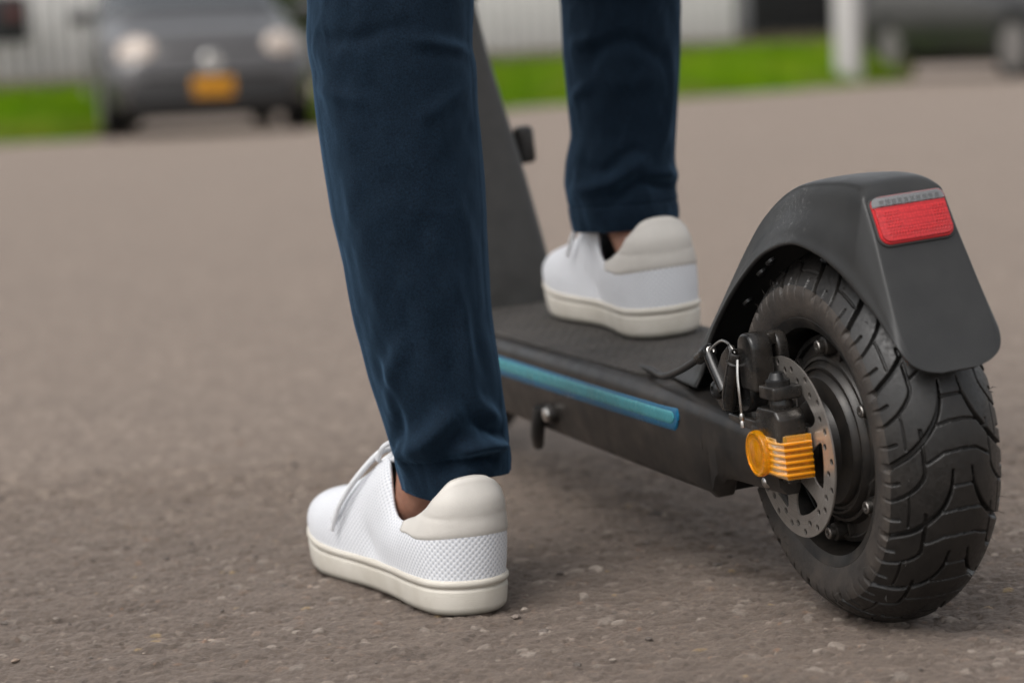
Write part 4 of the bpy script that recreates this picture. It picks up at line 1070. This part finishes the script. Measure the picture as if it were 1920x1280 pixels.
def trouser_leg(rings, folds, hip, hem, seed, depth_k, gain):
    folds = [(p, a * gain, w) for p, a, w in folds]
    rings = sorted(rings, key=lambda r: r[2]); z0 = rings[0][2]
    top = rings[-1]
    ex = [(top[0] * .55 + hip[0] * .45, top[1] * .55 + hip[1] * .45, .60, .070), (hip[0], hip[1], .80, .088), (hip[0] * .8, hip[1], .90, .092)]
    allr = np.array(rings + ex); zz = np.concatenate([np.linspace(z0, top[2] + .02, 260), np.linspace(top[2] + .03, .9, 40)])
    cx_, cy_, hw = (np.interp(zz, allr[:, 2], allr[:, k]) for k in (0, 1, 3))
    ker = np.exp(-np.linspace(-2, 2, 15) ** 2); ker /= ker.sum()
    sm = lambda a: np.convolve(np.pad(a, 7, mode='edge'), ker, mode='valid')
    cx_, cy_, hw = sm(cx_), sm(cy_), sm(hw)
    nth = 200; th = np.arange(nth) / nth * 2 * math.pi
    TH, ZZ = np.meshgrid(th, zz, indexing='xy')          # rows: z
    ct, st2 = np.cos(TH), np.sin(TH)
    q = 2.3; sup = (np.abs(ct) ** q + np.abs(st2) ** q) ** (-1 / q)
    Xn, Yn = ct * sup, st2 * sup
    A = hw[:, None]; Bd = hw[:, None] * depth_k(zz)[:, None]
    D = np.zeros_like(TH); ang = (TH + math.pi) % (2 * math.pi) - math.pi      # -pi/2 faces the camera
    Rr = .055; sarc = ang * Rr
    for pts, amp, wid in folds:
        p = np.array(pts); a = -np.arccos(np.clip(p[:, 0], -.985, .985)); cv = catmull(np.stack([a * Rr, p[:, 1]], 1), 5 * len(p)) if len(p) > 2 else np.stack([a * Rr, p[:, 1]], 1)
        best = np.full(TH.shape, 9.0); par = np.zeros(TH.shape); ns = len(cv) - 1
        for k in range(ns):
            e = cv[k + 1] - cv[k]; t = np.clip(((sarc - cv[k, 0]) * e[0] + (ZZ - cv[k, 1]) * e[1]) / (e @ e), 0, 1)
            d = np.hypot(sarc - cv[k, 0] - t * e[0], ZZ - cv[k, 1] - t * e[1]); m_ = d < best; best = np.where(m_, d, best); par = np.where(m_, (k + t) / ns, par)
        D += amp * np.exp(-(best / wid) ** 2) * (.35 + .65 * np.sin(np.clip(par, 0, 1) * math.pi) ** .5)
    low = np.exp(-((ZZ - z0) / .16) ** 2)
    D += (.0022 * low + .0010) * (vnoise(TH * 2.2 + 3, ZZ * 26 + TH * 1.5, seed) - .5) * 2 * (np.cos(ang / 2) * 0 + 1)
    D += .0008 * (vnoise(TH * 7, ZZ * 60 + 9, seed + 1) - .5) * 2 + .0006 * np.clip(1 - np.abs(vnoise(TH * 3 + ZZ * 9, ZZ * 22 - TH * 2, seed + 2) - .5) * 9, 0, 1) * sstep(.30, .42, ZZ)
    wrapfix = sstep(0, .35, np.abs(np.abs(ang) - math.pi)); D *= wrapfix * (1 - .75 * sstep(.75, 1.0, np.abs(np.cos(ang))))
    hemz = ZZ - z0
    hz = hem(th)[None] * np.exp(-np.maximum(ZZ - z0, 0) / .02)
    # stitched hem
    hemz = ZZ - z0
    D -= .0013 * np.exp(-((hemz - .021) / .0014) ** 2) * (.75 + .25 * np.sin(TH * 150)) - .0006 * np.exp(-((hemz - .011) / .007) ** 2)
    for seam_at in (R(-157), R(-20)):
        D += .0011 * np.exp(-((ang - seam_at) * Rr / .0022) ** 2) - .0010 * np.exp(-((ang - seam_at) * Rr / .0007) ** 2)
    X = cx_[:, None] + (A + D) * Xn; Y = cy_[:, None] + (Bd + D) * Yn; Zc = ZZ + hz
    return np.stack([X, Y, Zc], -1), nth
def hem_near(th):
    c, s = np.cos(th), np.sin(th); return .0035 * c - .0075 * np.exp(-((c + .35) / .4) ** 2) * (s < .3) + .004 * np.exp(-((c - .55) / .3) ** 2) * (s < 0) + .006 * np.clip(s, 0, 1)
def hem_far(th):
    c, s = np.cos(th), np.sin(th); return .0015 * c + .004 * np.clip(s, 0, 1)
legs = []
for rings, folds, hip, hem, seed, gain in ((near, nfold, (-.085, 1.80), hem_near, 11, 1.7), (far, ffold, (.075, 1.86), hem_far, 23, 1.35)):
    V, nth = trouser_leg(rings, folds, hip, hem, seed, lambda z: 1.18 - .12 * sstep(.1, .4, z), gain); legs.append(V)
VV, FF, off = [], [], 0
for V in legs:
    VV.append(V.reshape(-1, 3)); FF.append(grid_faces(V.shape[0], V.shape[1], wrap_v=True, off=off)[:, ::-1]); off += V.shape[0] * V.shape[1]
# seat of the trousers
hz_ = np.linspace(.78, 1.0, 16); hp = []
for z in hz_:
    t = (z - .78) / .22; a, b = .165 - .02 * t, .115 - .01 * t
    hp.append([(-.005 + a * math.cos(x), 1.83 + b * math.sin(x), z) for x in np.linspace(0, 2 * math.pi, 48, endpoint=False)])
hp = np.array(hp); VV.append(hp.reshape(-1, 3)); FF.append(grid_faces(16, 48, wrap_v=True, off=off)[:, ::-1])
tro = mesh_np('trousers', to_person(np.concatenate(VV)), np.concatenate(FF), M['cloth'], rider); solidify(tro, .0016, -1)

# body: one continuous skinned surface (feet and shins stay inside shoes and trousers)
def skinned(name, verts, edges, mat, parent, root=0, sub=2):
    me = bpy.data.meshes.new(name); me.from_pydata([tuple(v[:3]) for v in verts], edges, []); me.update()
    o = bpy.data.objects.new(name, me); link(o, parent); me.materials.append(mat)
    sk = o.modifiers.new('skin', 'SKIN'); sk.use_smooth_shade = True
    lay = me.skin_vertices[0].data if len(me.skin_vertices) else None
    if lay is None:
        bm = bmesh.new(); bm.from_mesh(me); bm.verts.layers.skin.verify(); bm.to_mesh(me); bm.free(); lay = me.skin_vertices[0].data
    for k, v in enumerate(verts):
        r_ = v[3]; lay[k].radius = r_ if isinstance(r_, tuple) else (r_, r_); lay[k].use_root = (k == root)
    subsurf(o, sub); return o
def scw(x, y, z): return Bp + sF * x + sL * y + sU * (z + AX)
bv = [(-.005, 1.83, .92, .11), (-.005, 1.85, 1.12, .11), (-.005, 1.87, 1.32, .12), (-.005, 1.89, 1.43, .055), (-.005, 1.91, 1.50, .055), (-.005, 1.93, 1.60, .085), (-.005, 1.93, 1.70, .06),
      (-.085, 1.83, .84, .075), (-.085, 1.77, .47, .052), (-.054, 1.712, .15, .033), (-.0600, 1.704, .105, .0305), (-.0640, 1.702, .070, .0255), (-.10, 1.77, .035, .020),
      (.075, 1.86, .84, .075), (.102, 2.05, .47, .05), (.099, 2.040, .28, .032), tuple(scw(.412, -.0285, .088)) + (.0265,), tuple(scw(.470, -.0355, .058)) + (.012,)]
be = [(0, 1), (1, 2), (2, 3), (3, 4), (4, 5), (5, 6), (0, 7), (7, 8), (8, 9), (9, 10), (10, 11), (11, 12), (0, 13), (13, 14), (14, 15), (15, 16), (16, 17)]
for sg in (1, -1):
    hd = scw(.675, sg * .235, .957); k = len(bv); sh_ = Vector((-.005 - sg * .18, 1.88, 1.36)); el_ = (sh_ + hd) / 2 + Vector((-sg * .06, -.06, -.07))
    wr = hd + Vector((0, -.075, .03)); kn = hd + Vector((0, -.005, .026))
    bv += [(*sh_, .05), (*el_, .037), (*wr, .025), (*kn, (.034, .014))]; be += [(2, k), (k, k + 1), (k + 1, k + 2), (k + 2, k + 3)]
    for f in range(4):
        bpt = kn + sL * (.027 - .018 * f); q = len(bv)
        bv += [(*(bpt + Vector((0, .012, .004))), .0088), (*(bpt + Vector((0, .028, -.012))), .0082), (*(bpt + Vector((0, .012, -.042 + .003 * abs(f - 1)))), .0072)]; be += [(k + 3, q), (q, q + 1), (q + 1, q + 2)]
    q = len(bv); tb = wr + sL * (-sg * .028) + Vector((0, .02, -.005)); bv += [(*tb, .011), (*(tb + Vector((0, .03, -.03))), .009)]; be += [(k + 2, q), (q, q + 1)]
bv = [(v[0] + .02, v[1] - 1.80, v[2], v[3]) for v in bv]
skinned('body', bv, be, M['skin'], rider)
jv = [(-.005, 1.83, .94, .155), (-.005, 1.85, 1.12, .15), (-.005, 1.87, 1.32, .155), (-.005, 1.885, 1.42, .075)]; je = [(0, 1), (1, 2), (2, 3)]
for sg in (1, -1):
    hd = scw(.675, sg * .235, .957); sh_ = Vector((-.005 - sg * .185, 1.88, 1.355)); el_ = (sh_ + hd) / 2 + Vector((-sg * .06, -.06, -.07)); wr = hd + Vector((0, -.095, .045)); k = len(jv)
    jv += [(*sh_, .066), (*el_, .050), (*wr, .036)]; je += [(2, k), (k, k + 1), (k + 1, k + 2)]
skinned('jacket', [(v[0] + .02, v[1] - 1.80, v[2], v[3]) for v in jv], je, M['shirt'], rider)
hv = np.array([[(.015 + .095 * math.sin(p) * math.cos(a), .125 + .105 * math.sin(p) * math.sin(a), 1.66 + .115 * math.cos(p)) for a in np.linspace(0, 6.283, 28, endpoint=False)] for p in np.linspace(.05, 1.75, 16)])
hv[:, :, 1] -= .012; o = mesh_np('hair', hv, grid_faces(16, 28, wrap_v=True), M['hair'], rider); solidify(o, .006)

# ------------------------------------------------------------------ sneakers
OUTL = [(.000, .000), (.005, .018), (.020, .0305), (.05, .0345), (.09, .0335), (.13, .0365), (.17, .0445), (.20, .0470), (.232, .0405), (.257, .026), (.270, .006), (.270, -.012), (.257, -.028), (.235, -.037), (.205, -.0405), (.17, -.0365), (.12, -.0275), (.08, -.0285), (.04, -.0315), (.018, -.0270), (.005, -.0160)]
NO = 220
OL = catmull(OUTL, NO, True)
RX = [0, .004, .010, .022, .040, .058, .074, .086, .095, .104, .118, .135, .150, .167, .190, .225, .272]
rimx = [.0085, .0115, .0155, .0245, .040, .057, .072, .0825, .0880, .0925, .102, .119, .134, .150, .169, .182, .188]
rimz = [.0940, .0915, .0845, .0735, .0645, .0595, .0600, .0660, .0780, .0930, .0995, .0945, .0880, .0810, .0715, .0635, .0600]
rimy = [.0190, .0200, .0215, .0245, .0285, .0298, .0292, .0280, .0266, .0252, .0228, .0192, .0167, .0140, .0105, .0060, .0010]
ZS = .0255                                                   # height of the sole edge
def sole_top(x): return ZS + .006 * sstep(.17, .27, x) - .0015 * np.exp(-((x - .12) / .05) ** 2)
def shoe_surface(nt=46):
    P0 = np.zeros((NO, 3)); P0[:, :2] = OL; c = np.array((.13, 0)); 
    tan = np.roll(OL, -1, 0) - np.roll(OL, 1, 0); nrm = np.stack([tan[:, 1], -tan[:, 0]], 1); nrm /= np.linalg.norm(nrm, axis=1)[:, None]
    if ((OL - c) * nrm).sum() < 0: nrm = -nrm
    P0[:, :2] -= nrm * .0028; P0[:, 2] = sole_top(OL[:, 0]) - .002
    x = OL[:, 0]; P2 = np.zeros((NO, 3)); P2[:, 0] = np.interp(x, RX, rimx)
    ry = np.interp(x, RX, rimy); hw_ = np.where(OL[:, 1] > 0, np.interp(x, [0, .02, .1, .2, .272], [.02, .0305, .034, .047, .02]), np.interp(x, [0, .02, .1, .2, .272], [.02, .028, .028, .0405, .02]))
    yr = np.clip(OL[:, 1] / np.maximum(hw_, .01), -1, 1); P2[:, 1] = ry * yr; P2[:, 2] = np.interp(x, RX, rimz)
    for a in (0, 1, 2): # smooth the rim along the outline
        k_ = np.array([1, 2, 3, 2, 1]) / 9; P2[:, a] = np.convolve(np.pad(P2[:, a], 2, mode='wrap'), k_, mode='valid')
    toe = sstep(.15, .24, x)
    P1 = P0.copy(); P1[:, :2] += nrm * (.004 + .003 * toe)[:, None]; P1[:, 2] = P0[:, 2] + (P2[:, 2] - P0[:, 2]) * (.62 + .1 * toe)
    P1b = P1 * .5 + P2 * .5; P1b[:, 2] = P0[:, 2] + (P2[:, 2] - P0[:, 2]) * (.82 + .20 * toe); P1b[:, :2] += nrm * (.001)
    t = np.linspace(0, 1, nt)[None, :, None]
    A, B, Cc, D = P0[:, None], P1[:, None], P1b[:, None], P2[:, None]
    Sf = A * (1 - t) ** 3 + 3 * B * t * (1 - t) ** 2 + 3 * Cc * t ** 2 * (1 - t) + D * t ** 3
    # soft dents where the knit creases at the flex of the foot
    X, Zz = Sf[..., 0], Sf[..., 2]; lat = np.sign(Sf[..., 1])
    dent = -.0022 * np.exp(-((X - .115 - (Zz - .03) * .35) / .010) ** 2) * np.exp(-((Zz - .036) / .014) ** 2) - .0012 * np.exp(-((X - .160) / .012) ** 2) * np.exp(-((Zz - .05) / .014) ** 2) + .0010 * np.exp(-((X - .085) / .016) ** 2) * np.exp(-((Zz - .042) / .012) ** 2)
    Sf[..., :2] += nrm[:, None] * dent[..., None]
    return Sf, nrm
SF, SN = shoe_surface()
arcl = np.concatenate([[0], np.cumsum(np.linalg.norm(np.diff(OL, axis=0), axis=1))])
UTOT = round((arcl[-1] + np.linalg.norm(OL[-1] - OL[0])) / .0044) * .0044
def set_uv(o, uv, wrap=0.0):
    lay = o.data.uv_layers.new(name='UVMap'); li = np.zeros(len(o.data.loops), np.int32); o.data.loops.foreach_get('vertex_index', li)
    q = uv[li].copy()
    if wrap:
        p = q.reshape(-1, 4, 2); m_ = (p[:, :, 0].max(1) - p[:, :, 0].min(1)) > wrap * .5
        u = p[m_, :, 0]; p[m_, :, 0] = np.where(u < wrap * .5, u + wrap, u)
    lay.data.foreach_set('uv', q.astype(np.float32).ravel())
def make_sneaker(parent, Mw, mirror, seed):
    my = -1 if mirror else 1
    def fin(V): V = np.array(V, float).reshape(-1, 3).copy(); V[:, 1] *= my; return V
    def fc(F): return F[:, ::-1] if (mirror and isinstance(F, np.ndarray)) else ([tuple(f[::-1]) for f in F] if mirror else F)
    nt = SF.shape[1]
    up = mesh_np('sneaker', fin(SF), fc(grid_faces(NO, nt, wrap_u=True)), M['knit'], parent)
    vlen = np.concatenate([np.zeros((NO, 1)), np.cumsum(np.linalg.norm(np.diff(SF, axis=1), axis=2), axis=1)], 1)
    uv = np.stack([np.broadcast_to(arcl[:, None], (NO, nt)), vlen], -1).reshape(-1, 2); uv[:, 0] *= UTOT / (arcl[-1] + np.linalg.norm(OL[-1] - OL[0])); set_uv(up, uv, UTOT)
    solidify(up, .0026, -1 if not mirror else -1)
    up.matrix_world = Mw
    # sole
    lev = [(0, -.0042), (.0012, -.0022), (.0032, -.0006), (.006, .0), (.0165, .0010), (.0182, .0007), (.0190, -.0006), (.0197, -.0006), (.0204, .0010), (.0222, .0020), (.0242, .0018), (.0254, .0006), (.0256, -.004)]
    tx = OL[:, 0]; rows = []
    for z, o_ in lev:
        V = np.zeros((NO, 3)); V[:, :2] = OL + SN * o_; f = z / .0255
        toe = .010 * np.clip((tx - .195) / .075, 0, 1) ** 2; V[:, 2] = toe * (1 - f) + f * sole_top(tx); rows.append(V)
    rows = np.array(rows).transpose(1, 0, 2); nl = len(lev)
    F = [tuple(f) for f in grid_faces(NO, nl, wrap_u=True)] + [tuple(k * nl for k in range(NO - 1, -1, -1)), tuple(k * nl + nl - 1 for k in range(NO))]
    so = mesh_np('sole', fin(rows), fc(F), M['sole'], up); so.parent = up
    # heel tab: leather patch over the back of the collar
    def zlow(x): return np.interp(x, [0, .024, .034, .042, .050, .060, .075], [.0540, .0525, .0522, .0538, .0546, .0535, .0520])
    idx = [k for k in range(NO) if OL[k, 0] < .0610]; idx = sorted(idx, key=lambda k: (k if k < NO / 2 else k - NO))
    m_ = 20; cols = []
    for k in idx:
        z = SF[k, :, 2]; t_lo = np.interp(zlow(OL[k, 0]), z, np.linspace(0, 1, nt)); endf = math.sqrt(max(0.0, 1 - max(0, (OL[k, 0] - .0545) / .0066) ** 2))
        mid = (t_lo + 1.0) / 2; t_lo = mid + (t_lo - mid) * endf; t_hi = mid + (1.0 - mid) * endf
        ts = np.linspace(t_lo, t_hi, m_); pts = np.stack([np.interp(ts, np.linspace(0, 1, nt), SF[k, :, a]) for a in range(3)], 1)
        e = np.linspace(0, 1, m_); puff = .0021 * np.clip(np.minimum(e / .10, 1), 0, 1) ** .5 + .0002
        seam = -.0005 * np.exp(-((pts[:, 2] - .0690) / .0012) ** 2) * (1 - sstep(.03, .05, OL[k, 0]))
        pad = .0016 * np.exp(-((pts[:, 2] - .080) / .009) ** 2) * (1 - sstep(.02, .05, OL[k, 0]))
        pts[:, :2] += SN[k] * (puff + seam + pad)[:, None]; pts[:, 2] += .0012 * (e > .97)
        cols.append(pts)
    cols = np.array(cols)
    # roll the padding over the top line into the shoe
    roll = cols[:, -1:, :].copy(); r1 = roll.copy(); r1[..., :2] -= np.array([SN[k] for k in idx])[:, None] * .0030; r1[..., 2] += .0010; r2 = roll.copy(); r2[..., :2] -= np.array([SN[k] for k in idx])[:, None] * .0056; r2[..., 2] -= .004
    cols = np.concatenate([cols, r1, r2], 1)
    ht = mesh_np('heel_tab', fin(cols), fc(grid_faces(cols.shape[0], cols.shape[1])), M['heel'], up); solidify(ht, .0012, -1)
    # tongue and lining
    tg = []
    for x in np.linspace(.087, .186, 24):
        w = np.interp(x, [.087, .10, .135, .186], [.0215, .0225, .0175, .005]); z = np.interp(x, [.087, .100, .118, .135, .155, .186], [.1065, .1045, .0980, .0905, .0805, .0610])
        tg.append([(x, y, z - .006 * (y / w) ** 2 * (w / .02)) for y in np.linspace(-w, w, 11)])
    tg = np.array(tg); to = mesh_np('tongue', fin(tg), fc(grid_faces(24, 11)), M['knit'], up); set_uv(to, tg.reshape(-1, 3)[:, :2].copy()); solidify(to, .004, 0)
    ins = np.zeros((NO, 3)); ins[:, :2] = OL - SN * .006; ins[:, 2] = .031; mesh_np('insole', fin(ins), fc([tuple(range(NO))]), M['lining'], up, smooth=False)
    # laces: flat bars across the throat, and the bow hanging down outside
    for k, x in enumerate((.106, .119, .132, .145, .158)):
        w = np.interp(x, [.104, .118, .135, .15, .167], [.0258, .0225, .0195, .0172, .0142]); z = np.interp(x, [.104, .118, .135, .15, .167], [.1045, .1000, .0930, .0860, .0775])
        pts = catmull([(x + .003, -w, z - .0075), (x, -w * .5, z + .0005), (x - .001, 0, z + .0016), (x, w * .5, z + .0005), (x + .003, w, z - .0075)], 16)
        o = MB().tube(fin(pts), .0021, 8).build('lace', M['lace'], up)
    for pts in ([(.116, .002, .1025), (.120, .020, .1030), (.131, .036, .0850), (.146, .0445, .0650), (.156, .0470, .0500), (.161, .0485, .0400)], [(.114, .002, .1025), (.124, .019, .1010), (.140, .0335, .0815), (.154, .0420, .0620), (.165, .0460, .0470)],
                [(.116, -.002, .1025), (.120, -.020, .1020), (.134, -.034, .0810), (.150, -.038, .0600)], [(.112, .0, .1040), (.102, .012, .1120), (.108, .024, .1075), (.120, .025, .0960)]):
        o = MB().tube(fin(catmull(pts, 26)), .0019, 8).build('lace', M['lace'], up)
    return up
def frame_m(origin, fwd, upv):
    f = Vector(fwd).normalized(); u = Vector(upv); l = u.cross(f).normalized(); u = f.cross(l)
    return Matrix(((f.x, l.x, u.x, origin[0]), (f.y, l.y, u.y, origin[1]), (f.z, l.z, u.z, origin[2]), (0, 0, 0, 1)))
def yawdir(deg): return (-math.sin(R(deg)), math.cos(R(deg)), 0)
make_sneaker(rider, PINV @ frame_m((-.0285, 1.6330, .0006), yawdir(25), (0, 0, 1)), False, 1)
hp_ = scw(.355, -.0195, .0274); fd = (sF - sL * math.tan(R(4.2))).normalized()
make_sneaker(rider, PINV @ frame_m(hp_, fd, sU), True, 2)
bpy.context.view_layer.update()
for o in list(rider.children):
    if o.name.startswith('sneaker'):
        mw = o.matrix_world.copy()
print('polys', sum(len(o.data.polygons) for o in bpy.data.objects if o.type == 'MESH'))
